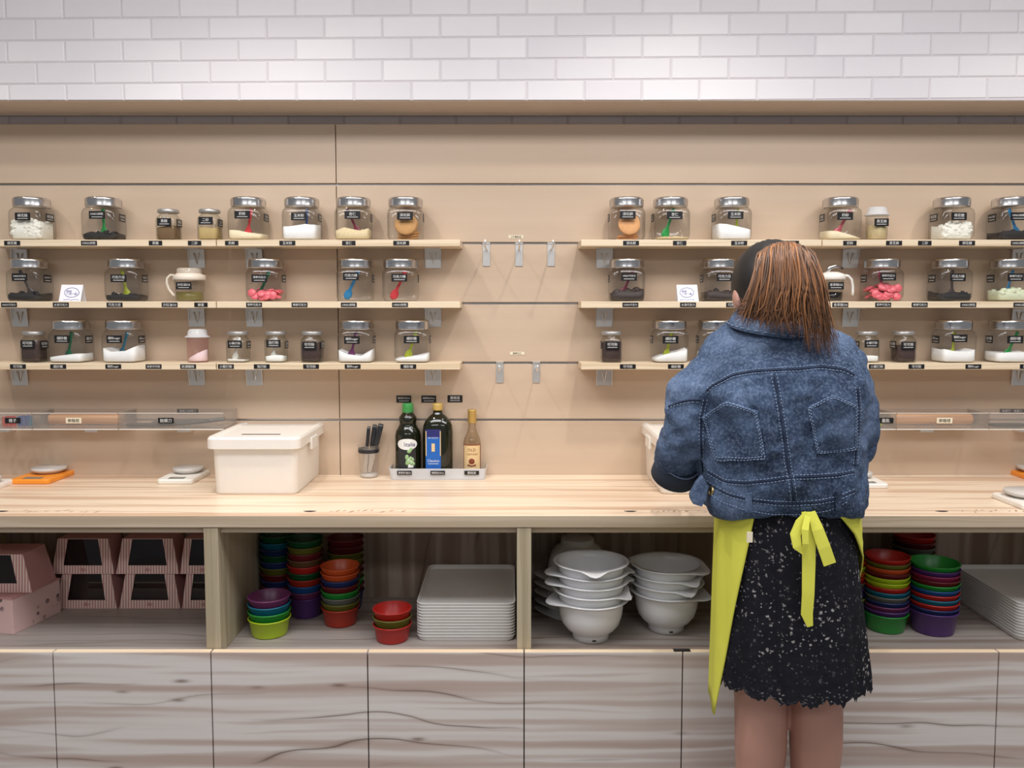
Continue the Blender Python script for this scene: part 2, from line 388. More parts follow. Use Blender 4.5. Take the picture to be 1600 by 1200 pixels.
for i in range(4):
    a, b = ub[i], ub[i+1]; t = thing('base_cabinet', cab_lab[i], 'cabinet', group='row of base cabinets'); cabs.append(t)
    for s0, s1 in ((a, a+.018), (b-.018, b)):
        G().box(s0, s1, .0005, WALLY-.01, .1, UZ, ch=.0008).obj('side_panel', WSIDE, t)
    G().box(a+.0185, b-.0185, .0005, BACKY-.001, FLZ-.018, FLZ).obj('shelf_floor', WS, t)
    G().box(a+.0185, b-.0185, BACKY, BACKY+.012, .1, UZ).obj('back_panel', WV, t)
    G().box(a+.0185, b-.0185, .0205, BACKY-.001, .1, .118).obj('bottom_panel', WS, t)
    G().box(a+.0185, b-.0185, .0205, .10, UZ-.018, UZ-.0005).obj('top_rail', WE, t)
    G().box(a, b, .06, .075, 0, .099).obj('plinth', WD, t)
    m = (a+b)/2
    for d0, d1 in ((a+.0015, m-.0015), (m+.0015, b-.0015)):
        d = G().box(d0, d1, -.0215, -.0025, .105, DZ, ch=.0012).obj('door', WD, t)
        G().box(d0+.001, d1-.001, -.021, -.003, DZ, DZ+.001).obj('edge_band', DE, d)
q = PZ(1064, 1014, DZ+.0012)
G().box(q.x-.021, q.x+.021, -.019, -.005, DZ+.0012, DZ+.0035).obj('black_sticker', BLACKTAG, cabs[2])

# ------------------------------------------------------------------ display shelves with brackets and tags
SHD = .118; SHY = WALLY-SHD
shz = [P(800, y, SHY).z for y in (374.5, 471, 567.5)]     # top surface of each row
SHT = .019
boards = [(-30, 337), (338.5, 719), (908, 1284), (1285.5, 1660)]
brk = [[32, 308], [398, 677], [944, 1236], [1328, 1592]]
tags = [  # per row: (px, text, board)
 [(19,'棉花糖',0), (139,'OREO餅乾',0), (243,'黑糖',0), (304,'二砂',0), (362,'奶粉',1), (449,'玉米粉',1), (545,'杏仁',1), (627,'消化餅',1),
  (986,'消化餅',2), (1062,'杏仁',2), (1155,'玉米粉',2), (1238,'奶粉',2), (1328,'奶粉',3), (1397,'黑芝麻',3), (1445,'二砂',3), (1511,'棉花糖',3), (1592,'OREO餅乾',3)],
 [(14,'OREO巧克力',0), (95,'水滴巧克力',0), (179,'巧克力豆',0), (265,'沙拉油Oil',0), (314,'蜂蜜',0), (397,'草莓巧克力',1), (468,'檸檬巧克力',1), (545,'OREO餅乾',1), (625,'OREO餅乾',1),
  (985,'OREO巧克力',2), (1075,'水滴巧克力',2), (1147,'巧克力豆',2), (1313,'香草精Oil',3), (1380,'草莓巧克力',3), (1437,'檸檬巧克力',3), (1513,'OREO餅乾',3), (1596,'OREO餅乾',3)],
 [(28,'可可粉',0), (91,'細砂糖',0), (177,'糖粉sugar',0), (240,'抹茶可可粉',0), (294,'防潮糖粉',0), (353,'小蘇打粉',1), (409,'泡打粉',1), (486,'可可粉',1), (551,'糖粉sugar',1), (638,'細砂糖',1),
  (981,'可可粉',2), (1056,'細砂糖',2), (1120,'糖粉sugar',2), (1370,'小蘇打粉',3), (1432,'可可粉',3), (1521,'糖粉sugar',3), (1606,'細砂糖',3)]]
rowname = ('top', 'middle', 'bottom')
bname = ('beside the clear bins', 'ending at the wall hooks, above the olive oil', 'starting at the wall hooks behind the woman', 'beyond the woman')
shelf_lab = lambda r, b: f'{rowname[r]} pale wood jar shelf board {bname[b]}'
def bracket_mesh():
    g = G(); w_ = .024; h = .058
    g.box(-w_, w_, SHD-.003, SHD-.0012, -h, -.0005)
    for s in (-1, 1):
        x = s*w_
        g.add([(x-.001, SHD-.003, -.0005), (x-.001, .106, -.0005), (x-.001, .108, -.018), (x-.001, SHD-.003, -h), (x+.001, SHD-.003, -.0005), (x+.001, .106, -.0005), (x+.001, .108, -.018), (x+.001, SHD-.003, -h)],
              [(0,1,2,3), (7,6,5,4), (0,4,5,1), (1,5,6,2), (2,6,7,3), (3,7,4,0)])
    g.box(-w_, w_, .06, SHD-.003, -.0022, -.0005)
    g.tube([(-.008, SHD-.006, -.012), (0, SHD-.006, -.045), (.008, SHD-.006, -.012)], .0025, 5)
    return g.mesh('bracket', STEEL)
BRK = bracket_mesh()
for r in range(3):
    z = shz[r]; ym = SHY
    for b, (p0, p1) in enumerate(boards):
        xa, xb_ = XAT(p0, ym, z), XAT(p1, ym, z)
        t = thing('display_shelf', shelf_lab(r, b), 'shelf', (0, ym, z), group='jar shelves on the slatted wall')
        G().box(xa, xb_, 0, SHD-.0005, -SHT, 0, ch=.0012).obj('board', SHELFM, t)
        for k in brk[b]: place('bracket', BRK, t, (XAT(k, WALLY, z-.03), 0, -SHT))
        for px, tx, bb in tags[r]:
            if bb == b:
                long = len(tx) > 5
                sticker(tx, .0465 if len(tx) > 2 else .039, .0132, t, (XAT(px, ym, z), -.0006, -.0098), name='shelf_tag')
# hooks
HOOK = None
for py0, py1, xs in ((380, 416, (760, 811, 861)), (566, 598, (781, 838))):
    for n_, px in enumerate(xs):
        z1, z0 = P(px, py0, WALLY).z, P(px, py1, WALLY).z; h = z1-z0
        lab = ('chrome wall hook under the cream caption, ' + ('beside the shelf ending above the rum', 'middle one of three', 'next to the shelf behind the woman')[n_]) if py0 == 380 else \
              ('chrome wall hook in the lower pair, ' + ('above the rum bottle', 'away from the bottles')[n_])
        t = thing('wall_hook', lab, 'hook', (XAT(px, WALLY, z1), WALLY, z0), group='hooks on the slatted wall')
        G().box(-.0115, .0115, -.003, -.0008, 0, h, ch=.0008).obj('plate', STEEL, t)
        G().box(-.0115, .0115, -.006, .011, h-.002, h+.002).obj('lip', STEEL, t)
        G().tube([(0, -.002, h*.72), (0, -.06, h*.70), (0, -.12, h*.72), (0, -.132, h*.80), (0, -.135, h*1.0)], .0027, 8).obj('prong', STEEL, t)
for px, py, tx in ((806, 370, '小杯量匙組'), (808, 552, '蘋果切刀')):
    q = P(px, py, WALLY); sticker(tx, .045, .0095, wall, (q.x, WALLY-.0008, q.z), name='wall_tag', mat=CREAMTAG, ink=DARKINK)
for px, py, tx in ((631, 623.5, '葡萄籽油Oil'), (670, 623.5, '橄欖油Olive'), (711, 623, '蘭姆酒')):
    q = P(px, py, WALLY); sticker(tx, .046, .022, wall, (q.x, WALLY-.0008, q.z), sub=True, name='wall_tag')
# ------------------------------------------------------------------ jars
JA, JB, JH = .0525, .0455, .1005            # half width, half depth, glass height of the big jar
def jar_rings(off=0.0, top=JH, floor=0.0):
    a, b = JA-off, JB-off
    prof = [(0, .86, 5), (.004, .95, 5), (.014, 1, 6), (.05, 1, 6), (.078, 1, 6), (.088, .97, 5), (.095, .90, 3.5), (.0985, .865, 2.6), (.1005, .86, 2.3)]
    return [sup(a*k, b*k, n, max(z, floor)) for z, k, n in prof if z <= top]
def jar_body():
    g = G(); g.loft(jar_rings(), 0, True, (True, False)); return g.mesh('glass_body', GLASS)
def fluted_lid(r, h, n=40):
    g = G(); seg = n*2
    def ring(rr, z, fl): return [((rr-(fl if j % 2 else 0))*math.cos(2*PI*j/seg), (rr-(fl if j % 2 else 0))*math.sin(2*PI*j/seg), z) for j in range(seg)]
    g.loft([ring(r*.985, 0, 0), ring(r, .002, 0), ring(r, .004, .0009), ring(r, h-.007, .0009), ring(r*.995, h-.005, 0), ring(r*.96, h-.0015, 0), ring(r*.9, h, 0)], 0, True, (True, True))
    return g.mesh('lid', CHROME)
JBODY = jar_body(); JLID = fluted_lid(.0505, .0275)
SA, SH = .0305, .082
def sjar_body():
    pr = [(0, .9, 5), (.003, 1, 5), (.02, 1, 5), (.06, 1, 5), (.068, .96, 4), (.074, .84, 2.6), (.078, .80, 2.1), (.086, .80, 2)]
    return G().loft([sup(SA*k, SA*k, n, z, 28) for z, k, n in pr], 0, True, (True, False)).mesh('glass_body', GREENGLASS)
SBODY = sjar_body()
SLID = G().lathe([(.0275, 0), (.0305, .0008), (.0308, .003), (.0305, .009), (.029, .0112), (.020, .0122), (.0001, .0122)], 32, cap=(True, False)).mesh('lid', GREYLID)
def fill_mesh(a, b, n, h, slope, vee, mat, name, bump=.0, seed=0, zb=.003):
    """heap of loose food filling a jar: side wall to a sloping top"""
    rr = random.Random(seed); seg = 32; g = G()
    bx_ = [[rr.uniform(20, 90), rr.uniform(20, 90), rr.uniform(0, 6)] for _ in range(3)]
    def top(x, y):
        z = h+slope*x+vee*(abs(x)-a*.5)
        for p, q_, f in bx_: z += bump*math.sin(p*x+f)*math.cos(q_*y+f)
        return max(zb+.003, z)
    base = sup(a*.93, b*.93, n, zb, seg); lowr = sup(a, b, n, zb+.004, seg); edge = sup(a, b, n, 0, seg)
    rings = [base, [(x, y, min(zb+.004, top(x, y))) for x, y, _ in lowr], [(x, y, top(x, y)) for x, y, _ in edge]]
    for k in (.85, .65, .45, .25, .08): rings.append([(x*k, y*k, top(x*k, y*k)) for x, y, _ in edge])
    g.loft(rings, 0, True, (True, True)); return g.mesh(name, mat)
def lumps_mesh(a, b, h, mat, name, r, n, seed, flat=.7):
    rr = random.Random(seed); g = G()
    for _ in range(n):
        x, y = rr.uniform(-a+r, a-r), rr.uniform(-b+r, b-r)
        if rr.random() < .6: y = -b+r*rr.uniform(1, 1.6)
        z = rr.uniform(r*.8+.003, h*(.82+.25*rr.random()))
        M = Matrix.Translation((x, y, z)) @ Matrix.Rotation(rr.uniform(0, 6), 4, 'X') @ Matrix.Rotation(rr.uniform(0, 6), 4, 'Z')
        g.ball((0,0,0), (r, r*.85, r*flat), 6, 4, 0, M)
    return g.mesh(name, mat)
SPM = {}
def spoon_mesh(c):
    if c in SPM: return SPM[c]
    m = plain('spoon_'+c, dict(green=lin(40,150,70), red=lin(205,60,66), blue=lin(50,130,180), lime=lin(168,178,54), purple=lin(110,50,96), navy=lin(40,70,120),
        maroon=lin(126,46,66), brown=lin(84,72,68), darkgreen=lin(30,90,60), white=lin(220,216,206), teal=lin(40,96,116), pink=lin(196,88,100))[c], .3, var=.03)
    g = G(); rings = []
    for z, w_, d in ((0, .002, .001), (.004, .009, .003), (.014, .0125, .0045), (.024, .0105, .004), (.032, .005, .003), (.045, .0042, .0022), (.075, .0050, .002), (.088, .0062, .002), (.0925, .005, .0016)):
        rings.append([(w_*math.cos(t), d*math.sin(t)-(.004 if z > .03 else .0)+.003*math.sin(z*40), z) for t in [2*PI*k/10 for k in range(10)]])
    g.loft(rings); SPM[c] = g.mesh('spoon', m); return SPM[c]
def put_spoon(c, base, xb, xt, y, zb, label, zt=.094):
    dx = xt-xb; dz = zt-zb; L = math.hypot(dx, dz)
    o = place('plastic_spoon', spoon_mesh(c), None, base+Vector((xb, y, zb)), (0, math.atan2(dx, dz), 0), (min(1, L/.0925),)*3)
    tag(o, label, 'spoon', 'spoons kept in the jars')
fmesh = {}
def jar(row, px, typ, content, fill, slope, vee, spoon, txt, lab, stuff=None, side=None):
    z = shz[row]; big = typ == 'B'
    yc = SHY+(.054 if big else .05)
    a, b = (JA, JB) if big else (SA, SA)
    x = XAT(px, yc-b, z+.05); base = Vector((x, yc, z+.0003))
    rz = random.Random(px*7+row).uniform(-.05, .05) if big else random.Random(px*7).uniform(-.04, .04)
    t = thing('storage_jar', lab, 'jar', base, (0, 0, rz), 'square glass jars with chrome lids' if big else 'small glass spice jars')
    place('glass_body', JBODY if big else SBODY, t)
    place('lid', JLID if big else SLID, t, (0, 0, .0985 if big else .081))
    zl = .070 if big else .054
    rr = random.Random(px+row*31)
    sticker(txt, .046 if big else .042, .0225, t, (rr.uniform(-.008, .004) if big else 0, -b-.0009, zl+rr.uniform(-.003, .003)), sub=True)
    sd = 1 if px < 800 else -1
    sticker(txt, .040 if big else .038, .0225, t, (sd*(a+.0009), 0, zl-.002), sd*PI/2, sub=True)
    if content:
        n = 6 if big else 5; off = .003; h = fill
        if content in ('marsh', 'mint'):
            me = fill_mesh(a-off-.004, b-off-.004, n, h*.9, 0, 0, POW[content], 'food', .003, px)
            o = place(stuff[0], me, None, base, (0, 0, rz)); tag(o, stuff[1], stuff[2], kind='stuff')
            lm = lumps_mesh(a-off, b-off, h, POW[content], 'pieces', .0085 if content == 'marsh' else .011, 150 if content == 'marsh' else 55, px, .75)
            p_ = place('loose_pieces', lm, o); p_['kind'] = 'stuff'
        else:
            me = fill_mesh(a-off, b-off, n, h, slope, vee, POW[content], 'food', .0015 if content in ('white', 'cream') else .0025, px)
            o = place(stuff[0], me, None, base, (0, 0, rz)); tag(o, stuff[1], stuff[2], kind='stuff')
            if content in ('dark', 'choc'):
                p_ = place('loose_pieces', lumps_mesh(a-off-.002, b-off-.002, h*1.15, POW[content], 'pieces', .008 if content == 'dark' else .012, 40, px, .4), o); p_['kind'] = 'stuff'
    if spoon:
        c, xb, xt = spoon; put_spoon(c, base, xb*a*.8, xt*a*.75, -b*.55 if (not content or fill < .03) else -b*.5, max(.006, fill*.45), f'{c} plastic spoon standing in the {lab.split(",")[0]}' if False else side, .092 if big else .074)
    return base, t
J = jar
W = lambda s: ('white_powder_fill', s, 'powder')
J(0, 37, 'B', 'marsh', .058, 0, 0, None, '棉花糖', 'big jar heaped with small white marshmallows beside the cookie-crumb jar', ('marshmallow_fill', 'small white marshmallows filling the jar over the middle-shelf dark cookie jar', 'marshmallows'))
J(0, 151, 'B', 'dark', .020, 0, 0, ('green', .25, .3), 'OREO餅乾', 'jar of black cookie crumbs with a dark green spoon, top shelf', ('cookie_crumb_fill', 'black cookie crumbs under the dark green spoon', 'crumbs'), 'dark green spoon standing in black cookie crumbs')
J(0, 257, 'S', 'brownsugar', .040, 0, 0, ('white', .2, -.3), '黑糖', 'small jar of dark brown sugar with a pale spoon, top shelf', ('brown_sugar_fill', 'dark brown sugar in the small top-shelf jar', 'sugar'), 'pale spoon standing in the small brown sugar jar')
J(0, 322, 'S', 'tansugar', .036, 0, 0, None, '二砂', 'small jar of tan raw sugar beside the brown sugar jar', ('raw_sugar_fill', 'tan raw sugar in the small jar on the top shelf', 'sugar'))
J(0, 381, 'B', 'cream', .024, -.12, 0, ('red', .05, .45), '奶粉', 'jar with a bright red spoon in cream milk powder, top shelf', ('milk_powder_fill', 'cream milk powder under the bright red spoon', 'powder'), 'bright red spoon standing in cream milk powder')
J(0, 466, 'B', 'white', .044, .08, 0, ('navy', .4, .55), '玉米粉', 'jar half full of white starch with a navy spoon', W('white starch around the navy spoon on the top shelf'), 'navy spoon standing in the white starch jar')
J(0, 548, 'B', 'oats', .032, 0, 0, ('maroon', .5, -.35), '杏仁', 'jar of pale flakes crossed by a maroon spoon, top shelf', ('flake_fill', 'pale flakes under the slanting maroon spoon', 'flakes'), 'maroon spoon slanting in the jar of pale flakes')
b8, _ = J(0, 631, 'B', None, 0, 0, 0, None, '消化餅', 'jar of brown round biscuits at the shelf end above the oil bottles')
b9, _ = J(0, 982, 'B', None, 0, 0, 0, None, '消化餅', 'jar of pale orange biscuits at the shelf end near the wall hooks')
J(0, 1052, 'B', 'oats', .007, 0, 0, ('green', -.55, .1), '杏仁', 'nearly empty jar with a bright green spoon, top shelf', ('flake_fill', 'thin layer of pale flakes under the bright green spoon', 'flakes'), 'bright green spoon in the nearly empty jar')
J(0, 1149, 'B', 'white', .040, -.15, 0, ('lime', .2, .3), '玉米粉', 'jar of white starch with a lime spoon above the woman', W('white starch around the lime spoon on the top shelf'), 'lime spoon standing in the white starch jar')
J(0, 1322, 'B', 'cream', .018, -.2, .0, ('pink', -.6, .5), '奶粉', 'jar with a long pink spoon over a little cream powder', ('milk_powder_fill', 'little heap of cream powder under the pink spoon', 'powder'), 'pink spoon slanting over a little cream powder')
J(0, 1499, 'B', 'marsh', .050, 0, 0, None, '棉花糖', 'jar of small white marshmallows beside the blue-spoon crumb jar', ('marshmallow_fill', 'white marshmallows in the jar next to the blue-spoon crumbs', 'marshmallows'))
J(0, 1592, 'B', 'dark', .024, 0, 0, ('blue', .3, -.55), 'OREO餅乾', 'jar of black cookie crumbs with a long blue spoon', ('cookie_crumb_fill', 'black cookie crumbs under the long blue spoon', 'crumbs'), 'long blue spoon in the black cookie crumbs')
J(1, 33, 'B', 'dark', .022, 0, 0, ('brown', .55, -.3), 'OREO巧克力', 'jar of dark cookie pieces with a brown spoon, beside handwritten card', ('cookie_piece_fill', 'dark cookie pieces under the slanting brown spoon', 'cookies'), 'brown spoon slanting in the dark cookie jar')
J(1, 187, 'B', 'dark', .018, 0, 0, ('lime', .3, 0), '巧克力豆', 'jar of dark chocolate drops with a lime spoon, beside the oil jug', ('chocolate_fill', 'dark chocolate drops under the lime spoon', 'chocolate'), 'lime spoon standing in dark chocolate drops')
b3, _ = J(1, 409, 'B', None, 0, 0, 0, ('darkgreen', -.5, .5), '草莓巧克力', 'jar of pink candy discs with a green spoon, middle shelf', None, 'green spoon slanting over the pink candy discs')
J(1, 551, 'B', None, 0, 0, 0, ('blue', -.6, .4), '巧克力磚', 'empty jar with a blue spoon, middle shelf', None, 'blue spoon leaning in the empty jar')
J(1, 623, 'B', None, 0, 0, 0, ('red', -.55, .5), '巧克力磚', 'empty jar with a raspberry red spoon at the middle shelf end', None, 'raspberry red spoon leaning in the empty jar')
J(1, 982, 'B', 'choc', .030, .15, 0, ('maroon', -.45, .4), 'OREO巧克力', 'jar of dark chocolate pieces with a maroon spoon near the hooks', ('chocolate_fill', 'dark chocolate pieces around the maroon spoon', 'chocolate'), 'maroon spoon slanting in the dark chocolate pieces')
J(1, 1130, 'B', 'choc', .026, 0, 0, None, '巧克力豆', "jar of dark chocolate half hidden by the woman's head", ('chocolate_fill', "dark chocolate in the jar touching the woman's head", 'chocolate'))
b18, _ = J(1, 1388, 'B', None, 0, 0, 0, ('magenta' if False else 'maroon', .1, -.6), '草莓巧克力', 'jar half full of pink candy discs beside the syrup jug', None, 'maroon spoon slanting behind the pink candy discs')
J(1, 1496, 'B', 'dark', .022, 0, .12, ('brown', -.1, -.2), '巧克力磚', 'jar of dark chocolate crumbs with an upright brown spoon', ('chocolate_fill', 'dark chocolate crumbs around the upright brown spoon', 'chocolate'), 'upright brown spoon in dark chocolate crumbs')
J(1, 1590, 'B', 'mint', .034, 0, 0, ('blue', -.45, -.1), '檸檬巧克力', 'jar of pale green candy buttons with a blue spoon', ('candy_fill', 'pale green candy buttons around the blue spoon', 'candy'), 'blue spoon standing in pale green candy buttons')
J(2, 44, 'S', 'cocoa', .062, 0, 0, None, '可可粉', 'small jar packed with dark cocoa at the shelf beginning, beside sugar', ('cocoa_fill', 'dark cocoa in the small jar beside the flat sugar layer', 'cocoa'))
J(2, 99, 'B', 'white', .021, .10, 0, ('darkgreen', 0, .45), '細砂糖', 'jar with a shallow layer of sugar and dark green spoon', W('shallow sugar layer under the dark green spoon'), 'dark green spoon in the shallow sugar layer')
J(2, 183, 'B', 'white', .034, .06, .55, ('teal', -.05, .6), '糖粉sugar', 'jar of icing sugar scooped to a hollow by a teal spoon', W('icing sugar scooped hollow under the teal spoon'), 'teal spoon standing in the hollow of icing sugar')
J(2, 367, 'S', 'white', .008, 0, 0, ('white', -.3, .4), '小蘇打粉', 'small nearly empty spice jar beside the pink-tinted shaker', W('thin powder layer in the nearly empty spice jar'), 'pale spoon in the nearly empty spice jar')
J(2, 427, 'S', 'white', .018, 0, 0, ('white', -.3, .3), '泡打粉', 'small jar a fifth full of baking powder, beside small cocoa jar', W('baking powder in the small jar next to cocoa'), 'pale spoon in the small baking powder jar')
J(2, 484, 'S', 'cocoa', .055, 0, 0, None, '可可粉', 'small jar of dark cocoa between baking powder and icing sugar', ('cocoa_fill', 'dark cocoa in the small jar next to baking powder', 'cocoa'))
J(2, 553, 'B', 'white', .024, 0, .55, ('purple', -.35, .1), '糖粉sugar', 'jar of icing sugar hollowed around a purple spoon', W('icing sugar hollowed around the purple spoon'), 'purple spoon in the hollow of icing sugar')
J(2, 642, 'B', 'white', .018, .14, 0, ('lime', -.35, .35), '細砂糖', 'jar with sloping sugar and a lime spoon above the oil bottles', W('sloping sugar under the lime spoon above the bottles'), 'lime spoon slanting in the jar above the oil bottles')
J(2, 957, 'S', 'cocoa', .060, 0, 0, None, '可可粉', 'small cocoa jar alone at the shelf end near the lower hooks', ('cocoa_fill', 'dark cocoa in the lone jar near the lower hooks', 'cocoa'))
J(2, 1050, 'B', 'white', .026, .30, 0, ('lime', -.35, .05), '細砂糖', "jar of steeply sloping sugar beside the woman's shoulder", W("steeply sloping sugar beside the woman's shoulder"), "lime spoon in the jar beside the woman's shoulder")
J(2, 1123, 'B', 'white', .030, 0, 0, None, '糖粉sugar', "icing sugar jar mostly hidden behind the woman's denim shoulder", W("icing sugar behind the woman's denim shoulder"))
J(2, 1306, 'S', 'white', .020, 0, 0, None, '泡打粉', 'small spice jar peeking out above the denim shoulder', W('pale powder in the jar above the denim shoulder'))
J(2, 1361, 'S', 'white', .018, 0, 0, None, '小蘇打粉', 'small jar of pale soda powder next to the cocoa and shoulder', W('pale soda powder in the small jar near the shoulder'))
J(2, 1419, 'S', 'cocoa', .052, 0, 0, None, '可可粉', 'small dark cocoa jar between soda powder and icing sugar', ('cocoa_fill', 'dark cocoa between the soda powder and icing sugar', 'cocoa'))
J(2, 1502, 'B', 'white', .034, 0, .25, ('lime', -.3, -.3), '糖粉sugar', 'icing sugar jar with an upright lime spoon above the clear bins', W('icing sugar around the upright lime spoon'), 'upright lime spoon in icing sugar')
J(2, 1588, 'B', 'white', .030, 0, 0, ('green', -.4, .35), '細砂糖', 'sugar jar with a slanting green spoon, bottom shelf', W('level sugar under the slanting green spoon'), 'slanting green spoon in the bottom-shelf sugar jar')
# round biscuits in the two biscuit jars
def biscuits(base, label, n, col):
    m = plain('biscuit_'+col, lin(198,146,86) if col == 'brown' else lin(226,166,110), .7, var=.1, scale=150)
    g = G(); g.lathe([(.0005, -.0035), (.030, -.0035), (.0325, -.001), (.0325, .0015), (.030, .0038), (.018, .0028), (.0005, .0034)], 24)
    me = g.mesh('biscuit', m)
    for k in range(n):
        if k < n-2: p, r = (.004+.002*k, .010, .0075+.0085*k), (.12, -.1+.02*k, 0)
        else: p, r = ((.004, -.033, .046), (1.32, .06, 0)) if k == n-2 else ((.006, -.021, .046), (1.30, .05, 0))
        tag(place('biscuit', me, None, base+Vector(p), r), label, 'biscuit', f'{col} biscuits in their jar')
biscuits(b8, 'round brown biscuit in the jar above the oil bottles', 5, 'brown')
biscuits(b9, 'round pale orange biscuit in the jar near the hooks', 4, 'orange')
# pink candy discs
pinkm = plain('pink_candy', lin(240,112,124), .35, var=.06)
disc = G().lathe([(.0003, 0), (.011, 0), (.0128, .0015), (.0128, .004), (.010, .0062), (.0003, .0066)], 14).mesh('candy_disc', pinkm)
def discs(base, n, h, label, seed):
    rr = random.Random(seed)
    for k in range(n):
        lay = k/n; x = rr.uniform(-.034, .034); y = rr.choice((-.030, -.030, -.012, .012, .026))
        z = .007+lay*h
        r = (rr.uniform(-.5, .5), rr.uniform(-.5, .5), 0) if y > -.02 else (rr.uniform(.9, 1.5), rr.uniform(-.4, .4), 0)
        if y < -.02: z = max(z, .014)
        tag(place('candy_disc', disc, None, base+Vector((x, y, z)), r), label, 'candy', 'pink candy discs in the '+('green-spoon jar' if seed == 3 else 'jar by the syrup jug'))
discs(b3, 30, .024, 'pink candy disc in the jar with the green spoon', 3)
discs(b18, 40, .038, 'pink candy disc in the jar beside the syrup jug', 5)

# ------------------------------------------------------------------ jugs, shakers, cards
def jug(px, row, lab, content, lidm, style, txt, slab):
    z = shz[row]; yc = SHY+.055; x = XAT(px, yc-.04, z+.05); base = Vector((x, yc, z+.0003))
    t = thing('handled_jug', lab, 'jug', base)
    R = .044 if style == 'cream' else .036
    G().lathe([(R*.86, 0), (R*.9, .002), (R*.94, .03), (R, .062), (R, .068)], 28, cap=(True, False)).obj('jug_body', GLASS if style == 'cream' else GREENGLASS, t)
    if style == 'cream':
        G().lathe([(R+.002, .064), (R+.003, .066), (R+.003, .078), (R*.86, .081), (R*.82, .083)], 28).obj('collar', lidm, t)
        G().lathe([(R*.82, .082), (R*.78, .097), (R*.70, .099), (.0004, .099)], 28).obj('lid', CREAMG, t)
        hp = [(-R-.001, 0, .078), (-R-.012, 0, .079), (-R-.022, 0, .070), (-R-.024, 0, .055), (-R-.018, 0, .036), (-R-.006, 0, .020), (-R*.95, 0, .017)]
    else:
        G().lathe([(R+.002, .064), (R+.004, .066), (R+.004, .078), (R*.9, .083), (R*.5, .088), (.0004, .088)], 28, cap=(True, False)).obj('lid', lidm, t)
        G().tube([(-.012, 0, .086), (-.006, 0, .100), (.010, 0, .106), (.034, 0, .098)], [.006, .007, .006, .003], 8, flat=.6).obj('flip_lever', CHROME, t)
        hp = [(R+.002, 0, .078), (R+.014, 0, .076), (R+.024, 0, .066), (R+.028, 0, .048), (R+.029, 0, .028), (R+.028, 0, .018)]
    G().tube(hp, .0042, 8).obj('handle', lidm, t)
    sticker(txt, .046, .022, t, (.0, -R-.0012, .046), sub=True)
    h = .028
    pr = [(R*.80, .003), (R*.84, .005), (R*.86, h)]
    o = G().lathe(pr+[(.0004, h)], 28, cap=(True, False)).obj('liquid_fill', POW[content], None, base); tag(o, slab, 'liquid', kind='stuff')
jug(288, 1, 'clear oil jug with cream lid and curved cream handle', 'oil', CREAMP, 'cream', '沙拉油Oil', 'pale yellow oil in the cream-lidded jug')
jug(1307, 1, 'syrup jug with white lid, chrome lever and white handle', 'liquid', WHITEP, 'flip', '香草精Oil', 'black syrup in the white-handled jug')
def shaker(px, row, lab, bodym, content, fill, txt, slab, slope):
    z = shz[row]; yc = SHY+.05; x = XAT(px, yc-.03, z+.05); base = Vector((x, yc, z+.0003)); R = .031
    t = thing('plastic_shaker', lab, 'shaker', base)
    G().lathe([(R*.92, 0), (R*.96, .002), (R, .07), (R, .076)], 28, cap=(True, False)).obj('shaker_body', bodym, t)
    G().lathe([(R+.004, .074), (R+.005, .075), (R+.004, .078), (R*.92, .080), (R*.86, .094), (R*.7, .099), (.0004, .100)], 28, cap=(True, False)).obj('lid', FROST, t)
    if txt: sticker(txt, .042, .022, t, (0, -R-.001, .052), sub=True)
    o = place(slab[0], fill_mesh(R*.88, R*.88, 2, fill, slope, 0, POW[content], 'food', .001, px), None, base); tag(o, slab[1], slab[2], kind='stuff')
shaker(303, 2, 'pink-tinted shaker with frosted lid and white sugar', PINKCLEAR, 'white', .022, None, ('white_powder_fill', 'white sugar sloping in the pink-tinted shaker', 'sugar'), .55)
shaker(1377, 0, 'ribbed shaker of beige seeds with frosted lid', GLASS, 'beans', .046, '黑芝麻', ('seed_fill', 'beige seeds in the frosted-lid shaker', 'seeds'), 0)
CARDW = plain('card_white', lin(236,234,240), .6, var=.02); CARDI = plain('card_blue_ink', lin(70,76,150), .6, var=0)
for px, row, lean, lab in ((113, 1, .16, 'white tent card with blue handwriting beside dark cookie jar'), (1073, 1, -.12, 'white tent card with blue handwriting near the dark chocolate jar')):
    z = shz[row]; y = SHY+.022; x = XAT(px, y, z+.02)
    t = thing('tent_card', lab, 'card', (x, y, z+.0004), (0, 0, lean))
    w_, h = .030, .049
    g = G(); g.add([(-w_-.004*lean/abs(lean), -.012, 0), (w_-.004*lean/abs(lean), -.012, 0), (w_, .004, h), (-w_, .004, h), (-w_, .026, 0), (w_, .026, 0)], [(0,1,2,3), (3,2,5,4)]); g.obj('folded_card', CARDW, t)
    g = G(); th = math.atan2(.016, h)
    def onface(u, v): return (u, -.0126+.016*v/h, v)
    ov = [onface(.020*math.cos(a), .026+.014*math.sin(a)) for a in [k*2*PI/20 for k in range(21)]]
    g.tube(ov, .0006, 4); g.tube([onface(-.022, .004), onface(-.006, .006), onface(0, .003), onface(.008, .006), onface(.022, .004)], .0005, 4)
    g.obj('drawn_oval', CARDI, t)
    place('lettering', text_mesh('請用\n一次一匙', .030, .019, CARDI), t, onface(0, .026), (-th, 0, 0)).location.y -= .0006
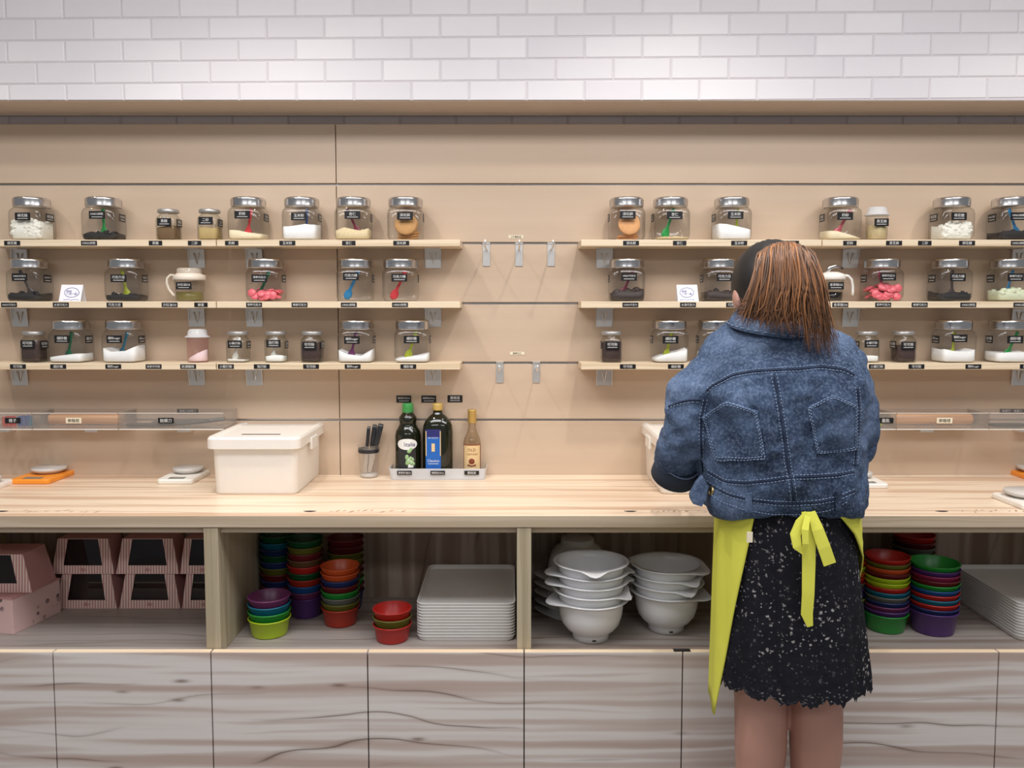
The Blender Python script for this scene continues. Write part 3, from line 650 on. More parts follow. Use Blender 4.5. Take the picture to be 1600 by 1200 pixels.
# ------------------------------------------------------------------ on the worktop
def kitchen_scale(corner_px, w_px, d, m, lab, platm=GREYP):
    a = PZ(*corner_px, CT_Z); mp = MPP(a.y, CT_Z); w_ = w_px*mp
    t = thing('kitchen_scale', lab, 'scale', (a.x+w_/2, a.y+d/2, CT_Z+.0004), group='kitchen scales on the worktop')
    G().loft([rrect(w_*.98, d*.98, .012, 0), rrect(w_, d, .012, .003), rrect(w_, d, .012, .011), rrect(w_*.97, d*.97, .012, .014)], 0, False).obj('body', m, t)
    pw = w_*.82
    G().lathe([(pw*.36, .014), (pw*.40, .018), (pw*.5, .022), (pw*.52, .028), (pw*.50, .031), (.0004, .031)], 36, M=Matrix.Translation((.0, d*.14, 0))).obj('platform', platm, t)
    G().box(-w_*.22, w_*.22, -d*.43, -d*.30, .0141, .0152).obj('display', LCD, t)
kitchen_scale((14, 757), 62, .17, ORANGEP, 'orange kitchen scale under the bin of cutters')
kitchen_scale((244, 757), 56, .17, WHITEP, 'white kitchen scale beside the lidded storage box')
kitchen_scale((-92, 776), 58, .17, WHITEP, 'white kitchen scale in front of the orange scale by the cutter bin')
kitchen_scale((1328, 764), 62, .16, WHITEP, 'white kitchen scale peeking out behind the denim sleeve')
kitchen_scale((1622, 756), 66, .17, ORANGEP, 'orange kitchen scale behind the large white scale')
kitchen_scale((1600, 798), 80, .15, WHITEP, 'white kitchen scale at the worktop edge before the orange one')
BINK = plain('box_slot_dark', lin(90,70,60), .6, var=0)
def storage_box(fl, fr, py_base, py_top, lab):
    a = PZ(fl, py_base, CT_Z); b = PZ(fr, py_base, CT_Z); y0 = a.y; w_ = b.x-a.x
    h = P(fl, py_top, y0).z-CT_Z; d = .30; k = 1.10
    t = thing('storage_box', lab, 'box', ((a.x+b.x)/2, y0+d/2, CT_Z+.0004), group='lidded white boxes on the worktop')
    G().loft([rrect(w_, d*.93, .02, 0), rrect(w_+.004, d*.94, .02, .006), rrect(w_*1.05, d*.97, .02, h-.02), rrect(w_*1.06, d*.98, .02, h-.012)], 0, True, (True, False)).obj('tub', WHITEP, t)
    lid = G().loft([rrect(w_*k+.002, d+.012, .024, h-.034), rrect(w_*k+.012, d+.02, .024, h-.032), rrect(w_*k+.012, d+.02, .024, h-.006), rrect(w_*k+.004, d+.012, .022, h), rrect(w_*k-.02, d-.012, .02, h),
              rrect(w_*k-.028, d-.02, .02, h-.004), rrect(.02, .02, .005, h-.004)], 0, False, (True, True)).obj('lid', WHITEP, t)
    G().box(-.055, .055, -d*.26-.006, -d*.26+.006, h-.0045, h-.0034).obj('slot', BINK, lid)
    for s in (-1, 1): G().box(s*(w_*k/2+.007)-.004, s*(w_*k/2+.007)+.004, -.035, .035, h-.055, h-.02, ch=.002).obj('clip', WHITEP, lid)
storage_box(334, 461, 774, 683, 'white lidded plastic box standing between a white scale and the knife cup')
storage_box(1036, 1156, 774, 683, "white lidded plastic box behind the woman's cuffed sleeve")
# knife cup
a = PZ(574, 748, CT_Z); cup = thing('knife_cup', 'clear tapered cup holding black-handled knives', 'cup', (a.x, a.y+.03, CT_Z+.0004))
G().lathe([(.026, 0), (.027, .004), (.0335, .100)], 28, cap=(True, False)).obj('cup_wall', ACRYL, cup)
G().lathe([(.024, .001), (.0265, .004), (.0265, .010), (.001, .010)], 24).obj('cup_base', GREYP, cup)
G().lathe([(.0315, .076), (.0325, .077), (.0328, .088), (.0318, .089)], 24).obj('dark_label_band', BLACKP, cup)
KB = plain('knife_steel', (.6,.59,.57), .25, 1, var=.02)
for k, (x0, x1, y, L, lab) in enumerate(((-.012, -.002, -.006, .145, 'thin'), (-.004, .012, .004, .150, 'middle'), (.0, .026, .0, .156, 'thickest'))):
    t = thing('paring_knife', f'black-handled knife in the clear cup, {lab} handle', 'knife', (cup.location.x+x0, cup.location.y+y, CT_Z+.013), (0, math.atan2(x1-x0, .10), 0), 'knives in the cup')
    G().box(-.006, .006, -.0006, .0006, 0, .085).obj('blade', KB, t)
    r_ = (.006, .008, .0095)[k]
    G().loft([rrect(r_*1.3, r_, r_*.3, .080), rrect(r_*1.7, r_*1.2, r_*.4, .09), rrect(r_*1.8, r_*1.3, r_*.4, L-.01), rrect(r_*1.5, r_, r_*.3, L)], 0, True).obj('handle', BLACKP, t)
# bottle tray and bottles
a = PZ(607, 750, CT_Z); b = PZ(760, 750, CT_Z); tw = b.x-a.x; td = .096; ty = a.y+td/2
tr = thing('bottle_tray', 'translucent plastic tray holding three bottles', 'tray', ((a.x+b.x)/2, ty, CT_Z+.0004))
g = G(); g.loft([rrect(tw*.97, td*.95, .012, 0), rrect(tw, td, .012, .034), rrect(tw-.003, td-.003, .012, .034), rrect(tw*.97-.003, td*.95-.003, .012, .002)], 0, False, (True, True)); g.obj('tray_body', FROST, tr)
for px, tx in ((632, '葡萄籽油Oil'), (684, '橄欖油Olive'), (737, '蘭姆酒')):
    sticker(tx, .044, .012, tr, (XAT(px, ty-td/2, CT_Z+.024)-tr.location.x, -td/2-.0015, .022))
def bottle_base(px): y = ty+.002; return Vector((XAT(px, y-.03, CT_Z+.05), y, CT_Z+.0035))
bz = lambda py: P(650, py, ty).z-CT_Z-.0035
LABW = plain('label_white', lin(232,232,230), .5, var=.02); LABB = plain('label_blue', lin(28,98,184), .4, var=.04); LABD = plain('label_dark_blue', lin(40,44,110), .4, var=.03)
GRAPE = plain('grape_green', lin(150,184,130), .4, var=.15); LABT = plain('label_tan', lin(226,196,146), .6, var=.08); LABR = plain('label_brown', lin(130,58,34), .6, var=.05)
def curved_patch(g, R, a0, a1, z0, z1, mi=0, n=8, Rb=None):
    Rb = Rb or R
    vs = []; 
    for k in range(n+1):
        a = math.radians(a0+(a1-a0)*k/n); vs += [(R*math.sin(a), -Rb*math.cos(a), z0), (R*math.sin(a), -Rb*math.cos(a), z1)]
    g.add(vs, [(2*k, 2*k+2, 2*k+3, 2*k+1) for k in range(n)], mi, True)
    return g
def wrap(me, R, off=.0):   # wrap flat XZ lettering around a bottle
    me = me.copy()
    for v in me.vertices:
        a = v.co.x/R; v.co = (R*math.sin(a), -R*math.cos(a)-off, v.co.z)
    me.update(); return me
# grape-seed oil
t = thing('oil_bottle', 'dark green oil bottle with green cap and oval white label', 'bottle', bottle_base(636))
H = bz(630)
G().lathe([(.036, 0), (.039, .004), (.0395, .02), (.0395, H*.56), (.037, H*.62), (.029, H*.68), (.0255, H*.715), (.0255, H*.74), (.0275, H*.775), (.0265, H*.81), (.019, H*.855), (.0145, H*.875), (.0145, H*.90)], 32, cap=(True, True)).obj('bottle_body', OLIVEG, t)
G().lathe([(.0165, H*.875), (.0172, H*.88), (.0168, H*.985), (.015, H), (.0004, H)], 24, cap=(True, False)).obj('cap', plain('cap_green', lin(70,160,84), .35, var=.04), t)
lb = G(); ovn = 24
vs = [(0, 0)]+[(.033*math.cos(2*PI*k/ovn), .0165*math.sin(2*PI*k/ovn)) for k in range(ovn)]
R = .0402; cols_ = [-.033+.066*k/18 for k in range(19)]
lb.add([(R*math.sin(x/R+.05), -R*math.cos(x/R+.05), H*.46+s*(.0165*math.sqrt(max(0, 1-(x/.033)**2))+.0004)) for x in cols_ for s in (-1, 1)], [(2*k, 2*k+2, 2*k+3, 2*k+1) for k in range(18)], 0, True)
lo = lb.obj('oval_label', LABW, t)
place('lettering', wrap(text_mesh('Olitalia', .050, .014, LABD), .0406), lo, (.002, 0, H*.46))
lb = G(); curved_patch(lb, .0400, -42, 40, .03, H*.40, 0); lb.obj('lower_label', BLACKP, t)
gr = G()
for k in range(14):
    a = math.radians(4+random.uniform(-4, 26)); z = H*.27+random.uniform(-.02, .03); gr.ball((.0398*math.sin(a), -.0398*math.cos(a), z), (.0058, .0022, .0058), 8, 5)
gr.obj('grape_picture', GRAPE, t)
lb = G(); curved_patch(lb, .0404, 6, 30, .032, .062, 0); lb.obj('white_patch', LABW, t)
# olive oil
t = thing('oil_bottle', 'wide-shouldered olive oil bottle with gold cap and blue label', 'bottle', bottle_base(683))
H = bz(630); 
prof = [(.042, 0), (.0455, .004), (.046, .02), (.046, H*.62), (.044, H*.70), (.037, H*.77), (.024, H*.83), (.0145, H*.86), (.0135, H*.92)]
G().loft([sup(r, r*.74, 2.6, z, 36) for r, z in prof], 0, True, (True, True)).obj('bottle_body', OLIVEG, t)
G().lathe([(.0145, H*.905), (.0158, H*.91), (.0156, H*.985), (.014, H), (.0004, H)], 24, cap=(True, False)).obj('cap', plain('cap_gold', lin(222,190,110), .35, .2, var=.04), t)
yb = -.0352
def flat(x0, x1, z0, z1, y, m, name, par=t): return G().box(x0, x1, y-.0003, y+.0003, z0, z1).obj(name, m, par)
bl = flat(-.034, .012, .020, H*.66, yb, LABB, 'front_label')
flat(-.034, .012, H*.56, H*.66, yb-.0005, LABD, 'label_head', bl)
flat(-.034, -.0315, H*.30, H*.64, yb-.0007, LABT, 'gold_stripe', bl); flat(.0095, .012, H*.30, H*.64, yb-.0007, LABT, 'gold_stripe', bl)
place('lettering', text_mesh('DE CECCO', .030, .009, LABW), bl, (-.011, yb-.0009, H*.545))
place('lettering', text_mesh('Classico', .036, .010, LABW), bl, (-.011, yb-.0007, H*.235))
flat(-.027, .005, H*.19, H*.196, yb-.0006, LABW, 'small_print', bl)
flat(-.016, -.006, H*.36, H*.47, yb-.0008, LABT, 'crest', bl)
# rum
t = thing('rum_bottle', 'slim clear rum bottle with tan label and gold cap', 'bottle', bottle_base(737))
H = bz(640)
G().lathe([(.024, 0), (.0265, .003), (.0268, .01), (.0268, H*.50), (.024, H*.57), (.0155, H*.66), (.0115, H*.74), (.0110, H*.88)], 28, cap=(True, True)).obj('bottle_body', RUMG, t)
G().lathe([(.0118, H*.80), (.0132, H*.81), (.0130, H*.97), (.0138, H*.975), (.0138, H), (.0004, H)], 24, cap=(True, False)).obj('cap', plain('cap_brass', lin(196,164,92), .4, .3, var=.08), t)
lb = G(); curved_patch(lb, .0273, -72, 72, .016, H*.49, 0, 12); lo = lb.obj('front_label', LABR, t)
lb = G(); curved_patch(lb, .0276, -62, 62, .020, H*.475, 0, 12); lb.obj('label_field', LABT, lo)
place('lettering', wrap(text_mesh('OLD', .026, .010, LABR), .0279), lo, (0, 0, H*.41))
place('lettering', wrap(text_mesh('CAPTAIN', .036, .0085, LABR), .0279), lo, (0, 0, H*.345))
lb = G(); lb.ball((0, -.0277, H*.24), (.009, .001, .009), 10, 6); lb.tube([(-.013, -.0276, H*.19), (0, -.028, H*.17), (.013, -.0276, H*.19)], .002, 6); lb.obj('emblem', LABR, lo)

# ------------------------------------------------------------------ clear bins on the wall under the shelves
def clear_bin(px0, px1, lab, txt, cream=False, tpx=None):
    y0 = .385; y1 = WALLY-.002; zb_ = P(100, 671, y0).z; zt = P(100, 646, y0).z
    xa, xb_ = XAT(px0, y0, zb_), XAT(px1, y0, zb_)
    t = thing('clear_bin', lab, 'bin', ((xa+xb_)/2, y0, zb_), group='clear acrylic bins hung on the wall'); hw = (xb_-xa)/2-.001; d = y1-y0; h = zt-zb_; q = .003
    G().box(-hw, hw, 0, d, 0, q).obj('bin_floor', ACRYL, t)
    G().box(-hw, hw, 0, q, q, h).obj('front_wall', ACRYL, t)
    G().box(-hw, hw, d-q, d, q, h).obj('back_wall', ACRYL, t)
    for s in (-1, 1): G().box(s*hw-q/2, s*hw+q/2, q, d-q, q, h).obj('side_wall', ACRYL, t)
    G().box(-hw, hw, -.001, .001, h, h+.0015).obj('rim', WHITEP, t)
    G().box(-hw, hw, -.001, .001, -.001, .0015).obj('bottom_edge', WHITEP, t)
    G().box(-.02, .02, d-.03, d, -.022, -.0005).obj('bracket', STEEL, t)
    if txt: sticker(txt, .046, .0165, t, (XAT(tpx, y0, zb_)-(xa+xb_)/2, -.0016, h*.56), mat=CREAMTAG if cream else None, ink=DARKINK if cream else None)
    return t, (xa+xb_)/2, y0, zb_, hw, d
_, x, y, z, hw, d = clear_bin(-100, 50, 'clear bin of colourful cutters above the orange scale', '模子', False, 21)
for k, (dx, c, n_) in enumerate(((-.02, 'red', 'red'), (.02, 'blue', 'blue'), (-.07, 'green', 'green'), (.055, 'teal', 'teal'))):
    g = G(); n = 12; rad = [(.016+.004*math.cos(5*2*PI*j/40)) for j in range(40)]
    vs = []
    for zz in (0, .028):
        for ro in (0, -.0015): vs += [((rad[j]+ro)*math.cos(2*PI*j/40), (rad[j]+ro)*math.sin(2*PI*j/40), zz) for j in range(40)]
    fs = []
    for j in range(40):
        k2 = (j+1) % 40; fs += [(j, k2, 80+k2, 80+j), (40+k2, 40+j, 120+j, 120+k2), (80+j, 80+k2, 120+k2, 120+j), (k2, j, 40+j, 40+k2)]
    g.add(vs, fs); tag(g.obj('cookie_cutter', bowlmat(c), None, (x+hw-.075+dx, y+.05+.012*(k % 2), z+.004)), f'{n_} plastic cookie cutter in the clear bin', 'cutter', 'cutters in the clear bin')
PINW = wood('rolling_pin_wood', lin(196,150,104), lin(170,120,80), lin(120,80,50), bands=40, seed=8, knots=False)
def rolling_pin(x, y, z, L, lab):
    t = thing('rolling_pin', lab, 'rolling pin', (x, y, z+.018), (0, PI/2, 0))
    G().lathe([(.0005, -L/2), (.014, -L/2), (.016, -L/2+.004), (.016, L/2-.004), (.014, L/2), (.0005, L/2)], 20).obj('roller', PINW, t)
def spatula(x, y, z, L, lab):
    t = thing('spatula', lab, 'spatula', (x, y, z), group='spatulas in the clear bins')
    G().loft([[(-L*.5+u, yy*w_, zz+.006) for yy, zz in ((-1, -.004), (1, -.004), (1, .004), (-1, .004))] for u, w_ in ((0, .012), (.01, .018), (L*.36, .018), (L*.42, .007))], 0, False).obj('blade', SLATE, t)
    G().tube([(-L*.09, 0, .006), (L*.2, 0, .010), (L*.5, 0, .018)], .0065, 8).obj('handle', SLATE, t)
_, x, y, z, hw, d = clear_bin(50.5, 185, 'clear bin holding a wooden rolling pin, cream tag', '擀麵棍', True, 116)
rolling_pin(x, y+.075, z+.0035, .232, 'wooden rolling pin in the bin above the orange scale')
_, x, y, z, hw, d = clear_bin(185.5, 350, 'clear bin with dark spatulas behind the lidded box', '脫模刀', False, 260)
spatula(x-.02, y+.027, z+.004, .24, 'dark grey spatula lying in front in the bin near the lidded box'); spatula(x+.025, y+.072, z+.004, .22, 'dark grey spatula lying behind another near the lidded box')
_, x, y, z, hw, d = clear_bin(1330, 1400, 'clear bin with a lime scoop beside the denim sleeve', '量匙', False, 1383)
sc_ = thing('measuring_scoop', 'lime measuring scoop in the bin beside the denim sleeve', 'scoop', (x+.025, y+.04, z+.004))
G().lathe([(.012, 0), (.016, .002), (.018, .022), (.0168, .022), (.0145, .003), (.0004, .002)], 20).obj('scoop_cup', bowlmat('lime'), sc_)
G().box(-.07, -.016, -.004, .004, .018, .021).obj('handle', bowlmat('lime'), sc_)
_, x, y, z, hw, d = clear_bin(1400.5, 1545, 'clear bin holding a rolling pin beyond the woman', '擀麵棍', True, 1475)
rolling_pin(x, y+.075, z+.0035, .25, 'wooden rolling pin in the bin beyond the woman')
_, x, y, z, hw, d = clear_bin(1545.5, 1720, 'clear bin with dark spatulas beyond the woman', None)
spatula(x-.02, y+.027, z+.004, .25, 'dark grey spatula lying in the bin beyond the woman')
for px in (287, 300, 1572, 1590):
    q = P(px, 642, WALLY); sticker('脫模刀', .04, .012, wall, (q.x, WALLY-.0008, q.z), name='wall_tag')

# ------------------------------------------------------------------ cabinet bay contents
STRIPE = NT('pink_stripe_card')
def _stripe():
    n = STRIPE; n.b.inputs['Roughness'].default_value = .6
    sep = n.node('ShaderNodeSeparateXYZ'); n.link(n.obj(), sep.inputs[0])
    s = n.math('FRACT', n.math('MULTIPLY', sep.outputs['X'], 125.0)); c = n.ramp(s, [(0, lin(206,150,146)), (.5, lin(206,150,146)), (.55, lin(240,222,208)), (1, lin(240,222,208))], 'CONSTANT')
    n.col(c); return n.m
_stripe()
PINKC = plain('pink_card', lin(196,146,142), .6, var=.05)
def _floral():
    n = NT('floral_card'); n.b.inputs['Roughness'].default_value = .55
    vo = n.node('ShaderNodeTexVoronoi'); vo.inputs['Scale'].default_value = 42; n.link(n.obj(), vo.inputs['Vector'])
    k = n.ramp(vo.outputs['Distance'], [(.0, (1,1,1)), (.28, (1,1,1)), (.34, (0,0,0))]); g_ = n.ramp(n.noise(n.obj(), 9, 1), [(.5, (0,0,0)), (.55, (1,1,1))])
    n.col(n.mix(n.math('MULTIPLY', k, g_), lin(222,188,184), lin(110,90,90))); return n.m
FLORAL = _floral()
def gift_box(xc, y0, z, bw_, tw_, h, d, lab, sidem=None):
    t = thing('gift_box', lab, 'box', (xc, y0, z+.0003), group='pink striped gift boxes')
    c = .0006; b, tt = bw_/2, tw_/2; ins = .008
    # front with a trapezoid window: frame of four strips
    wl, wr, wz0, wz1 = -b*.62, b*.62, h*.24, h*.985
    we, wf = -tt*.60, tt*.60
    o = [(-b, 0, 0), (b, 0, 0), (tt, ins, h), (-tt, ins, h)]; q = lambda z_: ins*z_/h
    i_ = [(wl, q(wz0), wz0), (wr, q(wz0), wz0), (wf, q(wz1), wz1), (we, q(wz1), wz1)]
    g = G(); g.add(o+i_, [(0,1,5,4), (1,2,6,5), (2,3,7,6), (3,0,4,7)]); g.obj('striped_front', STRIPE.m, t)
    G().add([(x, y+.002, z_) for x, y, z_ in i_], [(0,1,2,3)]).obj('window_film', SMOKE, t)
    g = G(); back = [(-b, d, 0), (b, d, 0), (tt, d-ins, h), (-tt, d-ins, h)]; vs = o+back
    g.add(vs, [(1,5,6,2), (5,4,7,6), (4,0,3,7), (3,2,6,7), (0,4,5,1)]); g.obj('box_sides', sidem or PINKC, t)
    G().add([(0, -.0004, h*.06), (.010, -.0004, h*.12), (0, -.0004, h*.18), (-.010, -.0004, h*.12)], [(0,1,2,3)]).obj('crest_print', PINKC, t)
gy = PZ(200, 951, FLZ).y; mp = MPP(gy, FLZ); bh_ = .1035
for r, cols in ((0, ((87, 182, 'beside the floral carton'), (186, 281, 'in the middle'), (284, 379, 'against the cabinet side'))), (1, ((80, 178, 'beside the other big striped box'), (181, 279, 'in the middle'), (281, 376, 'against the cabinet side')))):
    for p0, p1, wl in cols:
        xa, xb_ = XAT(p0, gy, FLZ+.02+r*bh_), XAT(p1, gy, FLZ+.02+r*bh_); xb_ = min(xb_, ub[1]-.022)
        full = p1 < 300
        wbox = (xb_-xa) if full else .13
        gift_box(xa+wbox/2, gy, FLZ+r*bh_, wbox, wbox*.80, bh_-.001, BACKY-.004-gy, f'pink striped gift box with dark window, {"lower" if r == 0 else "upper"} row {wl}')
fy0 = PZ(0, 992, FLZ).y
# floral carton under the near striped box
xr = PZ(0, 990, FLZ).x
ct = thing('floral_carton', 'flat pink floral carton under the big striped box', 'box', (xr-.046, fy0+.02, FLZ+.0003), (0, 0, -.22))
g = G(); g.box(-.09, .09, 0, .17, 0, .0955, ch=.001); g.obj('carton', FLORAL, ct); G().box(-.091, .091, -.001, .171, .0957, .1005).obj('carton_lid', PINKC, ct)
gift_box(XAT(-14, .17, .7), .17, FLZ+.1012, .22, .168, .104, .12, 'big pink striped gift box standing on the floral carton')

def bowl_mesh(R, h, mat):
    # thin straight-tapered wall, so that bowls nest one in another without touching
    r0 = R*.83; k = (R*.97-r0)/h; t = .0005; o_ = lambda z: r0+k*z
    g = G(); g.lathe([(r0*.92, 0), (r0*.985, .0012), (o_(.004), .004), (o_(h-.0045), h-.0045), (R*1.0, h-.0036), (R*1.02, h-.002), (R*1.005, h-.0005), (o_(h)-t*.5, h), (o_(h-.001)-t, h-.001), (o_(.0045)-t, .0045), (r0*.92, .0030), (.0005, .0028)], 36, cap=(True, False))
    return g.mesh('bowl', mat)
_bm = {}
ORD = ('bottom', 'second', 'third', 'fourth', 'fifth', 'sixth', 'seventh', 'eighth', 'ninth', 'tenth', 'eleventh', 'twelfth', 'thirteenth')
def bowl_stack(px, py_base, w_px, cols, pitch, h, where, behind=None):
    a = PZ(px, py_base, FLZ); R = w_px*MPP(a.y, FLZ+.1)/2; y = min(a.y+R*.8 if behind is None else behind, BACKY-R-.006)
    x = XAT(px, y, FLZ+.05)
    for u in ub[1:4]:                                   # keep clear of the cabinet sides
        if abs(x-u) < R*1.02+.021: x = u+math.copysign(R*1.02+.021, x-u)
    for k, c in enumerate(cols):
        key = (c, round(R, 3), h)
        if key not in _bm: _bm[key] = bowl_mesh(R, h, bowlmat(c))
        o = place('plastic_bowl', _bm[key], None, (x, y, FLZ+.0004+k*pitch))
        pos = 'bottom' if k == 0 else ('top' if k == len(cols)-1 else ORD[k]+' from bottom')
        tag(o, f'{c} bowl, {pos} in the stack {where}', 'bowl', 'coloured plastic bowls')
bowl_stack(421, 1000, 66, ['lime', 'green', 'teal', 'purple'], .0195, .048, 'of four beside the pale cabinet side')
bowl_stack(532, 982, 60, ['rust', 'olive', 'grey', 'green', 'maroon', 'navy', 'orange', 'orange'], .0165, .050, 'with orange top before the red bowls')
bowl_stack(478, 968, 56, ['violet', 'purple', 'blue', 'rust', 'darkgreen', 'red', 'brown', 'maroon', 'olive', 'darkgreen'], .0185, .058, 'with red rim between two bowl stacks')
bowl_stack(418, 950, 54, ['purple', 'maroon', 'navy', 'maroon', 'olive', 'navy', 'darkgreen', 'navy', 'teal', 'darkgreen'], .0185, .056, 'in the dark behind the lime bowls', .33)
bowl_stack(541, 950, 56, ['navy', 'maroon', 'green', 'brown', 'maroon', 'olive', 'olive', 'maroon', 'maroon'], .0195, .056, 'behind the orange-topped stack', .33)
bowl_stack(613, 1008, 61, ['red', 'olive', 'red'], .0205, .045, 'of three beside the trays')
bowl_stack(1384, 992, 67, ['green', 'violet', 'purple', 'navy', 'grey', 'teal', 'red', 'lime', 'lime', 'maroon', 'orange', 'olive', 'red'], .0130, .050, 'touching the skirt and apron')
bowl_stack(1458, 996, 74, ['violet', 'navy', 'red', 'teal', 'red', 'blue', 'green', 'maroon', 'magenta', 'violet', 'green'], .0130, .062, 'with green top before the trays')
bowl_stack(1425, 950, 62, ['maroon', 'olive', 'blue', 'green', 'brown', 'maroon', 'violet', 'olive', 'grey', 'maroon', 'red'], .0165, .056, 'with red top behind two stacks', .335)
bowl_stack(1322, 985, 58, ['teal', 'blue', 'lime', 'navy', 'violet', 'grey', 'red', 'orange', 'lime', 'orange'], .0150, .05, 'mostly hidden by the apron', .215)
# trays
def tray_mesh(w_, d, h):
    r = .022
    return G().loft([rrect(w_-.010, d-.010, r, 0), rrect(w_-.0075, d-.0075, r, .0015), rrect(w_-.001, d-.001, r, h-.003), rrect(w_+.0015, d+.0015, r, h-.0022), rrect(w_+.0015, d+.0015, r, h-.0004), rrect(w_-.001, d-.001, r, h), rrect(w_-.0024, d-.0024, r, h-.0008), rrect(w_-.0098, d-.0098, r, .0028), rrect(w_-.03, d-.03, r, .0024)], 0, False, (True, True)).mesh('serving_tray', TRAYM)
a = PZ(652, 1003, FLZ); b = PZ(806, 1003, FLZ); trw = b.x-a.x; me = tray_mesh(trw, .33, .0150)
for k in range(12):
    o = place('serving_tray', me, None, ((a.x+b.x)/2-.002, a.y+.167, FLZ+.0004+k*.0080)); pos = 'bottom' if k == 0 else ('top' if k == 11 else ORD[k]+' from bottom')
    tag(o, f'white serving tray, {pos} in the stack beside the red bowls', 'tray', 'white serving trays')
a = PZ(1598, 1003, FLZ)
for k in range(12):
    o = place('serving_tray', me, None, (min(a.x+.125, ub[4]-.024-trw/2), a.y+.167, FLZ+.0004+k*.0080)); pos = 'bottom' if k == 0 else ('top' if k == 11 else ORD[k]+' from bottom')
    tag(o, f'white serving tray, {pos} in the stack beside the green-topped bowls', 'tray', 'white serving trays')
# mixing bowls with pouring lip and grip tab
def mixing_bowl():
    g = G(); seg = 56; H = .120; R = .098
    prof = [(.048, 0), (.0515, .001), (.052, .014), (.054, .019), (.068, .029), (.081, .046), (.0885, .070), (.092, .100), (.094, H-.004), (.1065, H-.003), (.1085, H-.001), (.106, H), (.0926, H-.0015), (.0905, .100), (.0868, .070), (.0785, .047), (.064, .0305), (.050, .0205), (.0005, .0185)]
    rings = []
    for r, z in prof:
        ring = []
        for j in range(seg):
            t = 2*PI*j/seg; rr, zz = r, z
            if z > H-.006 and r > .0938:
                lip = max(0, math.cos(t))**40; tab = max(0, -math.cos(t))**14
                if r > .1: rr += .020*lip+.026*tab
                zz -= .010*lip*(1 if r > .1 else .4)-.0*tab
                if r > .1: zz -= .006*tab
            ring.append((rr*math.cos(t), rr*math.sin(t), zz))
        rings.append([(x_*.935, y_*.935, z_*.93) for x_, y_, z_ in ring])
    g.loft(rings, 0, True, (True, False)); return g
mb = mixing_bowl().mesh('mixing_bowl', WHITEM)
dotm = G().box(-.005, .005, -.0008, .0008, -.0022, .0022).mesh('base_mark', BLACKP)
def mix_stack(px, py, rots, where):
    a = PZ(px, py, FLZ); y = a.y+.046; x = XAT(px, y, FLZ+.05)
    for k, rz in enumerate(rots):
        t = thing('mixing_bowl', f'white mixing bowl, {"bottom" if k == 0 else ("top" if k == len(rots)-1 else ORD[k]+" from bottom")} in the stack {where}', 'bowl', (x, y, FLZ+.0004+k*.0245), (0, 0, math.radians(rz)), 'white mixing bowls')
        place('bowl_shell', mb, t)
        q = place('base_mark', dotm, t); an = -PI/2-math.radians(rz)+.1; q.location = (.0482*math.cos(an), .0482*math.sin(an), .008); q.rotation_euler = (0, 0, an+PI/2)
mix_stack(923, 1006, [15, -35, 8, 4, -90], 'of five beside the cabinet upright')
mix_stack(1041, 992, [148, -68, -60, 140], 'of four next to the apron')
for k in range(5):
    t = thing('mixing_bowl', 'upturned white mixing bowl, '+(ORD[k]+' from bottom' if 0 < k < 4 else ('bottom', 'top')[k > 0])+' in the upside-down stack', 'bowl', (XAT(902, .312, .6), .312, FLZ+.113+k*.0255), (PI, 0, .0), 'upturned mixing bowls')
    place('bowl_shell', mb, t)
# ------------------------------------------------------------------ the woman at the worktop
PY_ = -.215                                   # depth of her mid plane
def _denim():
    n = NT('blue_denim'); n.b.inputs['Roughness'].default_value = .85; n.b.inputs['Specular IOR Level'].default_value = .2
    o = n.obj()
    big = n.noise(o, 7, 3, .6); fine = n.noise(o, 170, 3, .7); streak = n.noise(n.mapv(o, (420, 420, 60)), 1.0, 2, .6)
    c = n.ramp(big, [(.32, lin(44,56,79)), (.5, lin(66,83,110)), (.68, lin(97,114,143))])
    c = n.mix(n.math('MULTIPLY', n.ramp(fine, [(.45, (0,0,0)), (.7, (1,1,1))]), .34), c, lin(150,170,198))
    c = n.mix(n.math('MULTIPLY', n.ramp(streak, [(.5, (0,0,0)), (.75, (1,1,1))]), .35), c, lin(36,48,74))
    n.col(c); n.bump(n.math('ADD', n.math('MULTIPLY', n.noise(o, 26, 3), 1.5), n.math('MULTIPLY', streak, .15)), .5, .008); return n.m
DENIM = _denim()
DENIMD = plain('denim_inside', lin(44,52,66), .9, var=.2, scale=120)
STITCH = plain('denim_stitch', lin(126,144,172), .8, var=.25, scale=400)
SEAMD = plain('denim_seam_dark', lin(34,46,70), .9, var=.3, scale=300)
BRASS = plain('brass_button', (.55, .42, .2), .35, 1, var=.05)
APRON = NT('yellow_apron')
def _apron():
    n = APRON; n.b.inputs['Roughness'].default_value = .8; f = n.noise(n.obj(), 6, 3)
    n.col(n.mix(f, lin(206,206,66), lin(226,224,92))); n.bump(n.noise(n.mapv(n.obj(), (9, 9, 2)), 1.0, 3), .6, .02)
_apron()
